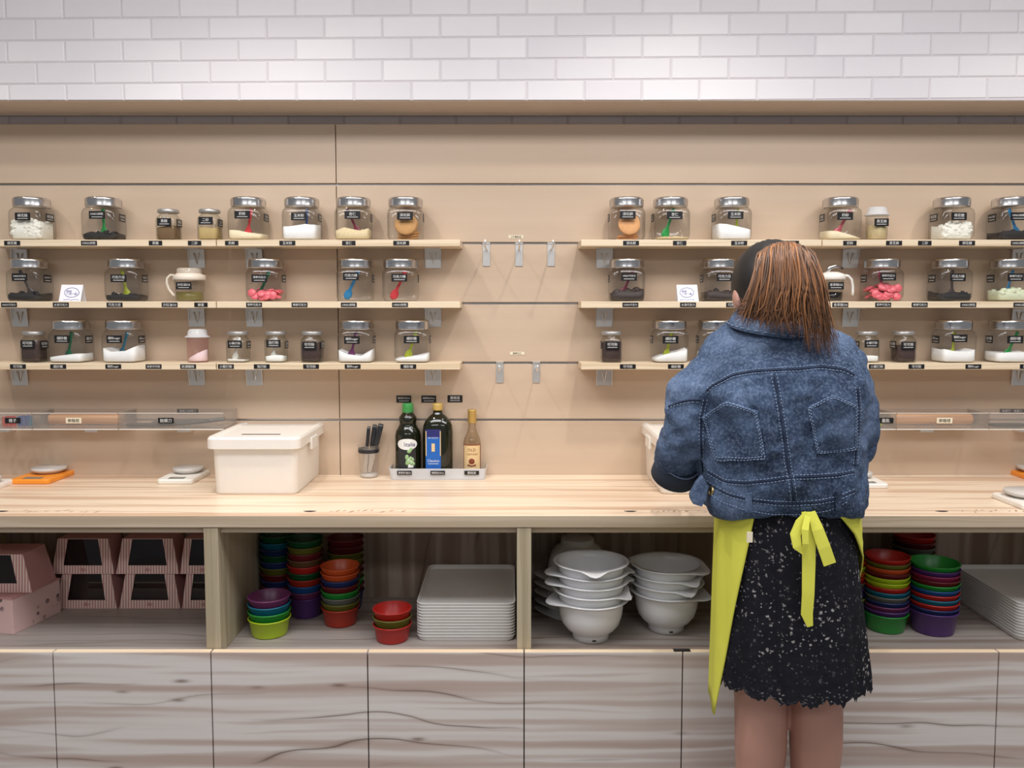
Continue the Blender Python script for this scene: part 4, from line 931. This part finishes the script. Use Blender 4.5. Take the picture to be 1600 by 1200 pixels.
def _lace():
    n = NT('black_floral_lace'); n.b.inputs['Roughness'].default_value = .9; n.b.inputs['Specular IOR Level'].default_value = .15
    tc = n.node('ShaderNodeUVMap', uv_map='UVMap').outputs[0]
    def fleck(scale, off, r0, r1, gate):
        v = n.mapv(tc, (scale, scale, scale), off)
        vo = n.node('ShaderNodeTexVoronoi'); vo.inputs['Scale'].default_value = 1; vo.inputs['Randomness'].default_value = 1; n.link(v, vo.inputs['Vector'])
        wob = n.noise(v, 3.5, 2)
        d = n.math('ADD', vo.outputs['Distance'], n.math('MULTIPLY', n.math('SUBTRACT', wob, .5), .75))
        k = n.ramp(d, [(r0, (1,1,1)), (r1, (0,0,0))]); sp = n.node('ShaderNodeSeparateColor'); n.link(vo.outputs['Color'], sp.inputs[0])
        return n.math('MULTIPLY', k, n.math('GREATER_THAN', sp.outputs[0], gate))
    a = fleck(64, (0,0,0), .17, .23, .25); b = fleck(120, (3.3,1.2,0), .17, .24, .35)
    region = n.ramp(n.noise(tc, 9, 2), [(.40, (.12,.12,.12)), (.6, (1,1,1))])
    k = n.math('MULTIPLY', n.math('MAXIMUM', a, b), region)
    c = n.mix(n.math('MULTIPLY', k, .62), n.mix(n.noise(tc, 40, 2), (.006,.006,.009), (.016,.016,.022)), lin(196,190,188))
    n.col(c); n.bump(n.noise(tc, 60, 3), .4, .004); return n.m
LACE = _lace()
SKIN = plain('skin', lin(182,136,120), .5, var=.06, scale=12, Subsurface_Weight=.05)
HAIRD = plain('black_hair', (.008,.007,.007), .45, var=.2, scale=60)
def _hair():
    n = NT('brown_hair'); n.b.inputs['Roughness'].default_value = .42
    at = n.node('ShaderNodeAttribute', attribute_name='tone'); sp = n.node('ShaderNodeSeparateColor'); n.link(at.outputs['Color'], sp.inputs[0])
    c = n.ramp(sp.outputs[0], [(0, lin(58,42,34)), (.35, lin(104,74,54)), (.7, lin(150,100,62)), (1, lin(196,134,84))]); n.col(c); return n.m
HAIR = _hair()

def fuse(g, voxel, smooth=6, disp=None, name='fused'):
    me = g.mesh(name, []) if False else bpy.data.meshes.new(name)
    me.from_pydata(g.v, [], g.f); me.update()
    o = bpy.data.objects.new(name, me); C.objects.link(o)
    m = o.modifiers.new('r', 'REMESH'); m.mode = 'VOXEL'; m.voxel_size = voxel
    m = o.modifiers.new('s', 'SMOOTH'); m.iterations = smooth; m.factor = .5
    for k, (size, strength, mid) in enumerate(disp or []):
        tx = bpy.data.textures.new('folds', 'CLOUDS' if mid != .51 else 'MARBLE'); tx.noise_scale = size; tx.noise_depth = 2
        if mid == .51: tx.turbulence = 9; tx.marble_type = 'SHARP'
        m = o.modifiers.new('d', 'DISPLACE'); m.texture = tx; m.strength = strength; m.mid_level = mid; m.texture_coords = 'GLOBAL'
    dg = bpy.context.evaluated_depsgraph_get(); r = bpy.data.meshes.new_from_object(o.evaluated_get(dg))
    bpy.data.objects.remove(o)
    r.polygons.foreach_set('use_smooth', [True]*len(r.polygons)); r.update(); return r
def wring(pxl, pxr, py, yc, d, n=2.5, seg=40, tilt=0.0):
    c = P((pxl+pxr)/2, py, yc); hw = (pxr-pxl)/2*MPP(yc, c.z)
    return [(x, y, z+tilt*(y-yc)) for x, y, z in sup(hw, d, n, c.z, seg, c.x, yc)]
def limb(g, pts, rads, seg=18):
    # smooth chain through joints
    P3 = [Vector(q) for q in pts]; path, rr = [], []
    for i in range(len(P3)-1):
        for k in range(5):
            t = k/5; p0, p1, p2, p3 = P3[max(i-1, 0)], P3[i], P3[i+1], P3[min(i+2, len(P3)-1)]
            q = .5*((2*p1)+(p2-p0)*t+(2*p0-5*p1+4*p2-p3)*t*t+(3*p1-p0-3*p2+p3)*t**3)
            path.append(q); rr.append(rads[i]+(rads[i+1]-rads[i])*t)
    path.append(P3[-1]); rr.append(rads[-1]); g.tube(path, rr, seg)
B = lambda px, py, y=PY_: P(px, py, y)
person = thing('person', 'woman seen from behind in denim jacket, yellow apron and black lace skirt', 'person', (B(1232, 1000).x, PY_, 0))
OFF = Vector(person.location)
def child(name, me, mats, parent=person):
    for m in mats: me.materials.append(m)
    o = bpy.data.objects.new(name, me); C.objects.link(o); o.parent = parent
    o.location = (-OFF if parent is person else Vector((0,0,0))); return o
# --- body: legs, trunk, arms, hands, neck, head in one skin
g = G()
for s, pk, ph in ((-1, 1187, 1190), (1, 1273, 1270)):
    k0 = B(pk, 1100); xk = k0.x
    hip = B(ph+s*4, 850)
    limb(g, [(hip.x, PY_, hip.z), (xk, PY_, k0.z+.10), (xk, PY_-.005, k0.z+.02), (xk, PY_-.012, k0.z-.09), (xk, PY_, .24), (xk, PY_+.005, .09), (xk, PY_+.005, .05)], [.088, .072, .059, .058, .045, .036, .038])
    limb(g, [(xk, PY_-.03, .045), (xk, PY_+.03, .045), (xk+s*.008, PY_+.11, .032), (xk+s*.010, PY_+.155, .026)], [.034, .038, .036, .02])
g.loft([wring(1150, 1315, 905, PY_, .10, 2), wring(1140, 1322, 850, PY_, .11, 2.2), wring(1160, 1305, 790, PY_, .09, 2.2), wring(1150, 1300, 700, PY_, .095, 2.2), wring(1130, 1312, 590, PY_, .10, 2.2), wring(1160, 1285, 535, PY_+.01, .07, 2), wring(1185, 1245, 510, PY_+.02, .05, 2)])
hc = B(1205, 452, PY_+.005)                                                                 # head centre
limb(g, [B(1214, 530, PY_+.0), B(1210, 500, PY_+.015), hc+Vector((0, .02, -.05))], [.060, .055, .05])
Mh = Matrix.Translation(hc) @ Matrix.Rotation(math.radians(16), 4, 'Z') @ Matrix.Rotation(math.radians(-22), 4, 'X')
g.ball((0, 0, .01), (.077, .093, .098), 24, 16, 0, Mh); g.ball((0, .035, -.055), (.058, .055, .062), 18, 12, 0, Mh)      # skull, jaw
g.ball((0, .096, -.022), (.012, .016, .016), 8, 6, 0, Mh); g.ball((0, .094, -.004), (.008, .010, .025), 8, 6, 0, Mh)      # nose
g.ball((0, .086, -.058), (.022, .010, .005), 8, 6, 0, Mh); g.ball((0, .086, -.067), (.019, .010, .006), 8, 6, 0, Mh); g.ball((0, .078, -.095), (.022, .018, .016), 8, 6, 0, Mh)
for s in (-1, 1): g.ball((s*.080, -.004, -.018), (.010, .019, .026), 12, 8, 0, Mh @ Matrix.Rotation(s*.3, 4, 'Z'))       # ears
for s, sh, el, wr in ((-1, B(1140, 575), B(1076, 655, -.235), B(1060, 728, -.15)), (1, B(1300, 575), B(1332, 690, -.235), B(1305, 730, -.05))):
    hd = wr+Vector((-.01*s, .085, -.012))
    limb(g, [sh, el, wr, hd], [.05, .04, .028, .022])
    g.ball(hd+Vector((0, .03, -.004)), (.036, .045, .016), 12, 8)
    for k in range(4):
        f0 = hd+Vector(((k-1.5)*.019, .062, -.006)); L = (.060, .072, .068, .052)[k if s > 0 else 3-k]
        limb(g, [f0, f0+Vector((0, L*.45, -.006)), f0+Vector((0, L*.75, -.020)), f0+Vector((0, L*.9, -.038))], [.0095, .009, .0085, .007], 8)
    th = hd+Vector((-s*.030, .015, -.004)); limb(g, [th, th+Vector((-s*.022, .025, -.008)), th+Vector((-s*.024, .052, -.016))], [.011, .010, .008], 8)
body = child('body', fuse(g, .0055, 5, None, 'body'), [SKIN])
# eyes
for s in (-1, 1):
    e = G(); e.ball((s*.030, .083, .004), (.011, .006, .007), 10, 6, 0, Mh); child('eye', e.mesh('eye', []), [WHITEP])
SHOE = plain('black_shoe', (.02,.02,.022), .5, var=.05)
for s, pk in ((-1, 1187), (1, 1273)):
    xk = B(pk, 1100).x; q = G(); q.loft([sup(.046, .135, 2.6, z, 28, xk+s*.006, PY_+.055) for z in (0, .02)]+[sup(.044, .13, 2.5, .055, 28, xk+s*.006, PY_+.053), sup(.038, .06, 2.3, .075, 28, xk, PY_-.005)], 0, True, (True, True)); child('shoe', q.mesh('shoe', []), [SHOE])
# --- jacket
g = G()
g.loft([wring(1112, 1338, 800, PY_, .128, 2.6, tilt=-.10), wring(1104, 1342, 788, PY_, .140, 2.6, tilt=-.10), wring(1096, 1344, 755, PY_, .150, 2.6, tilt=-.08), wring(1094, 1344, 715, PY_, .150, 2.5, tilt=-.05), wring(1090, 1346, 660, PY_-.004, .150, 2.4), wring(1088, 1346, 610, PY_-.008, .150, 2.3),
        wring(1090, 1344, 575, PY_-.008, .145, 2.3, tilt=.06), wring(1100, 1338, 550, PY_-.006, .135, 2.3, tilt=.10), wring(1118, 1326, 530, PY_-.002, .118, 2.2, tilt=.12), wring(1140, 1302, 515, PY_, .098, 2.1, tilt=.14), wring(1152, 1288, 506, PY_, .085, 2, tilt=.14)])
limb(g, [B(1140, 580), B(1106, 604, -.222), B(1086, 636, -.236), B(1072, 672, -.225), B(1063, 700, -.195), B(1057, 728, -.160)], [.060, .068, .061, .055, .051, .048])
limb(g, [B(1298, 575), B(1318, 605, -.218), B(1328, 650, -.232), B(1326, 690, -.215), B(1318, 712, -.16), B(1306, 726, -.085)], [.058, .060, .060, .060, .054, .050])
jme = fuse(g, .0055, 7, [(.10, .034, .5), (.04, .010, .5), (.16, .012, .51)], 'jacket')
jbvh = BVHTree.FromPolygons([v.co.copy() for v in jme.vertices], [p.vertices[:] for p in jme.polygons])
jk = child('denim_jacket', jme, [DENIM])
def hit(px, py, bvh=None):
    o = Vector((0, CAMY, CAMZ)); d = ray(px, py).normalized(); r = (bvh or jbvh).ray_cast(o, d)
    return (r[0], r[1]) if r[0] is not None else None
def dense(pts, n=None):
    out = []
    for (x0, y0), (x1, y1) in zip(pts, pts[1:]):
        m = max(1, int(math.hypot(x1-x0, y1-y0)/5))
        for k in range(m): out.append((x0+(x1-x0)*k/m, y0+(y1-y0)*k/m))
    return out+[pts[-1]]
Zm = lambda x, y: (980+x/2.61, 360+y/2.61)        # positions read off an enlarged view
def seam(pts, name, rad=.0012, off=.001, dx=0, dy=0, mat=STITCH, dashed=False, parent=None):
    path = []; g = G()
    for x, y in dense([Zm(*q) for q in pts]):
        h = hit(x+dx, y+dy)
        if h: path.append(h[0]+h[1]*off)
    if len(path) < 3: return
    sm = [path[0]]+[(path[i-1]+path[i]*2+path[i+1])/4 for i in range(1, len(path)-1)]+[path[-1]]
    if dashed:
        for i in range(0, len(sm)-1): a, b = sm[i], sm[i+1]; g.tube([a, a+(b-a)*.62], rad, 4)
    else: g.tube(sm, rad, 5)
    child(name, g.mesh(name, []), [mat], person)
def seam_pair(pts, gap=3.2, vertical=False):
    seam(pts, 'jacket_seam', .0019, .0004, mat=SEAMD)
    for s in (-1, 1): seam(pts, 'stitching', .0010, .0013, dx=s*gap if vertical else 0, dy=0 if vertical else s*gap, dashed=True)
yoke = [(325, 655), (345, 635), (430, 590), (520, 574), (600, 570), (700, 566), (790, 556), (880, 566), (925, 590)]
seam_pair(yoke)
seam_pair([(597, 585), (612, 660), (625, 740), (642, 850), (655, 960), (672, 1030), (680, 1105)], 4.5, True)
seam_pair([(330, 985), (400, 1025), (480, 1030), (570, 1022), (660, 1008), (760, 1004), (860, 998), (925, 985)])
seam_pair([(300, 1010), (350, 1045), (420, 1080), (500, 1100), (600, 1112), (690, 1114), (780, 1108), (860, 1092), (930, 1060)])
seam_pair([(318, 690), (302, 760), (300, 850), (305, 940), (310, 985)], 3, True)
seam_pair([(938, 640), (944, 720), (942, 800), (934, 880), (928, 960)], 3, True)
seam([(300, 1045), (380, 1105), (480, 1140), (600, 1158), (700, 1158), (820, 1142), (900, 1105)], 'stitching', .0009, .0018, dashed=True)
seam([(170, 720), (215, 700), (262, 690), (300, 690)], 'jacket_seam', .003, .001, mat=SEAMD); seam([(165, 728), (215, 708), (262, 698), (300, 698)], 'stitching', .001, .003, dashed=True)
# patch pockets, projected on the back
def pocket(poly, name='back_pocket'):
    pts = [Zm(*q) for q in poly]; cx = sum(p[0] for p in pts)/len(pts); cy = sum(p[1] for p in pts)/len(pts)
    ring = dense(pts+[pts[0]])[:-1]; n = len(ring); rings = []
    for k, o in ((1.0, .0005), (.99, .0048), (.95, .0054), (.8, .0050), (.6, .0046), (.4, .0044), (.2, .0044), (.04, .0044)):
        r = []
        for x, y in ring:
            h = hit(cx+(x-cx)*k, cy+(y-cy)*k); r.append(tuple(h[0]+h[1]*o) if h else r[-1])
        rings.append(r)
    g = G(); g.loft(rings, 0, True, (False, True)); o = child(name, g.mesh(name, []), [DENIM])
    for k in (.965, .90):
        pp = [(cx+(x-cx)*k, cy+(y-cy)*k) for x, y in pts]; inv = [((x-980)*2.61, (y-360)*2.61) for x, y in pp]
        seam(inv+[inv[0]], 'stitching', .0011, .0060, dashed=True)
pocket([(300, 760), (405, 695), (535, 735), (568, 935), (365, 940)])
pocket([(733, 720), (838, 672), (935, 715), (930, 895), (770, 915)])
# belt loops, button, collar, cuffs, side ties
for q in ([(480, 1070), (505, 1070), (505, 1148), (480, 1148)], [(848, 1062), (872, 1062), (868, 1140), (845, 1140)]):
    pts = [hit(*Zm(*p)) for p in q]
    if all(pts):
        g = G(); a = [h[0]+Vector((0, -.0065, 0)) for h in pts]; b = [h[0]+Vector((0, .002, 0)) for h in pts]
        g.add([tuple(v) for v in a+b], [(0,1,2,3), (0,4,5,1), (1,5,6,2), (2,6,7,3), (3,7,4,0)]); child('belt_loop', g.mesh('belt_loop', []), [DENIM])
h = hit(*Zm(347, 1062))
if h:
    g = G(); Mb = Matrix.Translation(h[0]) @ h[1].to_track_quat('Z', 'Y').to_matrix().to_4x4(); g.lathe([(.0095, 0), (.0105, .002), (.009, .0045), (.0005, .005)], 18, M=Mb); child('button', g.mesh('button', []), [BRASS])
def ring3(cx, cy, y, hw, d, tiltx, tilty, seg=40):
    c = P(cx, cy, y); return [(c.x+hw*math.cos(t), y+d*math.sin(t), c.z+tiltx*hw*math.cos(t)+tilty*d*math.sin(t)) for t in [2*PI*k/seg for k in range(seg)]]
g = G()    # collar: stand, fold and fall
g.loft([ring3(1222, 516, PY_, .098, .092, -.06, .12), ring3(1220, 500, PY_+.004, .092, .084, -.06, .16), ring3(1220, 494, PY_+.006, .094, .085, -.06, .18), ring3(1220, 496, PY_+.004, .101, .094, -.06, .18), ring3(1222, 514, PY_, .118, .112, -.08, .14), ring3(1222, 517, PY_, .116, .109, -.08, .14)], 0, True, (False, False))
col = child('collar', g.mesh('collar', []), [DENIM])
g = G(); lo = ring3(1222, 512, PY_, .1185, .1125, -.08, .14)
for i in range(0, 40): a, b = Vector(lo[i]), Vector(lo[(i+1) % 40]); g.tube([a, a+(b-a)*.6], .0011, 4)
child('stitching', g.mesh('stitching', []), [STITCH])
def cuff(c, ax, r, L):
    ax = ax.normalized(); u = ax.cross(Vector((0,0,1))).normalized(); v = u.cross(ax); g = G(); seg = 32
    def rg(t, rr, wob): return [tuple(c+ax*(t+wob*math.sin(3*2*PI*j/seg))+(u*math.cos(2*PI*j/seg)+v*math.sin(2*PI*j/seg))*rr) for j in range(seg)]
    g.loft([rg(-L*.46, r*.3, .0), rg(-L*.5, r*.97, .003), rg(-L*.5, r*1.06, .004), rg(0, r*1.09, .002), rg(L*.5, r*1.10, .0), rg(L*.52, r*1.04, 0), rg(L*.3, r*.82, 0), rg(-L*.2, r*.8, 0)], 0, True, (False, False))
    o = child('cuff', g.mesh('cuff', []), [DENIMD]); g2 = G(); e = rg(-L*.5, r*1.075, .004)
    g2.tube([Vector(q) for q in e]+[Vector(e[0])], .0014, 5); child('stitching', g2.mesh('stitching', []), [STITCH])
cuff(B(1056, 733, -.155), Vector((-.02, .070, -.11)), .048, .046)
cuff(B(1306, 728, -.075), Vector((-.10, .12, -.02)), .050, .045)
def strap(poly, y, th, name, mat):
    a = [P(*Zm(*q), y) for q in poly]; c = sum(a, Vector())/len(a); g = G(); n = len(a)
    g.loft([[tuple(q+Vector((0, th*.5, 0))) for q in a], [tuple(c+(q-c)*1.03) for q in a], [tuple(q+Vector((0, -th*.5, 0))) for q in a]], 0, False); child(name, g.mesh(name, []), [mat])
strap([(305, 1000), (283, 1025), (256, 1075), (258, 1095), (268, 1112), (300, 1122), (318, 1090), (326, 1040)], -.27, .022, 'side_tie', DENIM)
strap([(918, 990), (932, 985), (945, 1030), (958, 1085), (952, 1118), (940, 1095), (925, 1062), (912, 1030)], -.23, .016, 'side_tie', DENIM)
# --- skirt
def uvmesh(rings, closed, name, mats, su, sv):
    n = len(rings[0]); vs = [q for r in rings for q in r]; fs = []; uv = []
    for i in range(len(rings)-1):
        for j in range(n if closed else n-1):
            k = (j+1) % n; fs.append((i*n+j, i*n+k, (i+1)*n+k, (i+1)*n+j)); uv += [(j/n*su, i/len(rings)*sv), ((j+1)/n*su, i/len(rings)*sv), ((j+1)/n*su, (i+1)/len(rings)*sv), (j/n*su, (i+1)/len(rings)*sv)]
    me = bpy.data.meshes.new(name); me.from_pydata(vs, [], fs); ul = me.uv_layers.new(name='UVMap')
    for d, q in zip(ul.data, uv): d.uv = q
    me.polygons.foreach_set('use_smooth', [True]*len(fs)); me.update(); return child(name, me, mats)
def skirt_ring(t, grow=0.0, seg=144, dz=None):
    py = 770+t*(1084-770); d = .112+.038*t+grow; c = B(1226+8*t, py, PY_-d); mp = MPP(PY_, c.z); c.x = XAT(1226+8*t, PY_, c.z)
    hw = (98+20*t)*mp+grow; out = []
    for j in range(seg):
        a = 2*PI*j/seg; rip = 1+.022*t*math.sin(11*a+1.3)+.012*t*math.sin(23*a)
        out.append((c.x+hw*rip*math.cos(a), PY_+d*rip*math.sin(a), c.z+(dz[j] if dz else 0)))
    return out
rnd = random.Random(5); seg = 144
sc1 = [.010*abs(math.sin(j*PI/6))-(.004 if j % 2 else 0) for j in range(seg)]
rings = [skirt_ring(k/14) for k in range(15)]
rings.append(skirt_ring(1.0, .001, dz=[-.012-.012*abs(math.sin(j*PI/8)) for j in range(seg)]))
rings.append(skirt_ring(1.0, .002, dz=[-.016-.012*abs(math.sin(j*PI/8))-(.012*rnd.random() if j % 2 else 0) for j in range(seg)]))
uvmesh(rings, True, 'lace_skirt', [LACE], 1.0, .52)
# --- apron wrapped round the front and sides
def apron_ring(t, seg=90):
    py = 768+t*(1136-768); d = .128+.036*t; c = B(1229+2*t, py, PY_-d*.8); mp = MPP(PY_, c.z); c.x = XAT(1229+2*t, PY_, c.z); hw = (108+14*t)*mp
    aL = math.radians(36+42*t); aR = math.radians(6+84*min(1, t/.48)**.9+18*t); out = []
    for j in range(seg+1):
        u = j/seg; phi = -aL-(2*PI-aL-aR)*u          # from the back edge, round the front, to the other back edge
        x, y = math.sin(phi), -math.cos(phi); rip = 1+.012*t*math.sin(9*phi+1)+.008*math.sin(17*phi)
        z = c.z-(.022*t*t*max(0, 1-u*9)+.02*t*t*max(0, 1-(1-u)*9))
        out.append((c.x+hw*rip*x, PY_+d*rip*y, z))
    return out
ao = uvmesh([apron_ring(k/16) for k in range(17)], False, 'apron', [APRON.m], 1, 1)
m = ao.modifiers.new('thick', 'SOLIDIFY'); m.thickness = .003
def ribbon(pts, w_, name, y0=-.36, tw=0.0):
    path = [P(px, py, y) for px, py, y in pts]; g = G(); n = len(path); L, R_ = [], []
    for i, q in enumerate(path):
        t = (path[min(i+1, n-1)]-path[max(i-1, 0)]); t.y = 0; s = Vector((-t.z, 0, t.x)).normalized(); k = w_[i] if isinstance(w_, (list, tuple)) else w_
        L.append(q-s*k+Vector((0, tw*math.sin(i), 0))); R_.append(q+s*k)
    vs = [tuple(q) for q in L+R_]+[tuple(q+Vector((0, .0025, 0))) for q in L+R_]; fs = []
    for i in range(n-1): fs += [(i, i+1, n+i+1, n+i), (2*n+i, 3*n+i, 3*n+i+1, 2*n+i+1), (i, 2*n+i, 2*n+i+1, i+1), (n+i+1, 3*n+i+1, 3*n+i, n+i)]
    fs += [(0, n, 3*n, 2*n), (n-1, 3*n-1, 4*n-1, 2*n-1)]
    g.add(vs, fs); child(name, g.mesh(name, []), [APRON.m])
yb_ = PY_-.150
ribbon([(1262, 800, yb_), (1264, 830, yb_-.008), (1264, 880, yb_-.012), (1263, 930, yb_-.014), (1261, 960, yb_-.014), (1266, 979, yb_-.014)], [.012, .014, .0135, .0125, .012, .006], 'apron_tie')
ribbon([(1268, 800, yb_-.004), (1278, 828, yb_-.014), (1288, 856, yb_-.018), (1297, 882, yb_-.018)], [.008, .012, .013, .013], 'apron_tie')
ribbon([(1262, 802, yb_-.006), (1250, 818, yb_-.014), (1243, 836, yb_-.020), (1246, 854, yb_-.024), (1256, 866, yb_-.024), (1259, 850, yb_-.030), (1258, 828, yb_-.028), (1262, 806, yb_-.016)], [.006, .010, .011, .009, .005, .006, .007, .006], 'apron_bow')
# skirt care tag
g = G(); q = P(1169, 837, PY_-.128); g.box(q.x-.006, q.x+.006, q.y-.012, q.y-.010, q.z-.011, q.z+.011, M=None); child('care_tag', g.mesh('care_tag', []), [CREAMTAG])
# --- hair: dark swept-up crown and brown ponytail
g = G(); Mc = Matrix.Translation(hc+Vector((0, -.004, .006))) @ Matrix.Rotation(math.radians(16), 4, 'Z') @ Matrix.Rotation(math.radians(-22), 4, 'X')
rg = []
for i in range(14):
    a = math.radians(8+i*8.6); ring = []
    for j in range(40):
        b = 2*PI*j/40; face = max(0, math.sin(b))            # open towards the face
        aa = a*(1-.42*face**2) if a > .6 else a
        ring.append((.083*math.sin(aa)*math.cos(b), .098*math.sin(aa)*math.sin(b), .104*math.cos(aa)+.0015*math.sin(16*b)))
    rg.append(ring)
g.loft(rg, 0, True, (True, False), True, Mc)
child('crown_hair', g.mesh('crown_hair', []), [HAIRD])
g = G(); tones = []
rr = random.Random(11)
for k in range(1000):
    u = rr.random(); lay = rr.random()                     # spread across, depth in the tail
    x0 = 1206+u*44+rr.uniform(-4, 4); y0 = 392-10*math.sin(PI*u)+rr.uniform(-2, 3)
    x1 = 1186+u*84+rr.uniform(-4, 4); y1 = 398-13*math.sin(PI*u)+rr.uniform(-3, 4)
    x2 = 1176+u*108+rr.uniform(-5, 5); y2 = 440+rr.uniform(-6, 8)
    x3 = 1164+u*128+rr.uniform(-6, 6); y3 = 478+rr.uniform(-8, 8)
    x4 = 1152+u*152+rr.uniform(-12, 12); y4 = 496+34*u**1.2+(16 if u > .72 else 0)+rr.uniform(-34, 16)
    dy = lay*.030
    pts = [P(x0, y0, PY_-.055-dy*.3), P(x1, y1, PY_-.105-dy), P(x2, y2, PY_-.128-dy), P(x3, y3, PY_-.130-dy), P(x4, y4, PY_-.132-dy*.8+rr.uniform(-.006, .004))]
    path = []
    for i in range(4):
        for s_ in range(4):
            t = s_/4; p0, p1, p2, p3 = pts[max(i-1, 0)], pts[i], pts[i+1], pts[min(i+2, 4)]
            path.append(.5*((2*p1)+(p2-p0)*t+(2*p0-5*p1+4*p2-p3)*t*t+(3*p1-p0-3*p2+p3)*t**3))
    path.append(pts[4]); n0 = len(g.v)
    r0 = rr.uniform(.0008, .0021); g.tube(path, [r0*(1 if i < 9 else max(.12, 1-(i-8)/9.0)) for i in range(len(path))], 5)
    tones += [min(1, max(0, rr.gauss(.40, .22)+.12*(.5-abs(u-.45))))]*(len(g.v)-n0)
me = g.mesh('ponytail', []); ca = me.color_attributes.new('tone', 'FLOAT_COLOR', 'POINT')
for d, t in zip(ca.data, tones): d.color = (t, t, t, 1)
child('ponytail', me, [HAIR])
g = G(); c = P(1232, 394, PY_-.075); g.ball(c, (.030, .020, .018), 14, 8); child('hair_tie', g.mesh('hair_tie', []), [HAIRD])
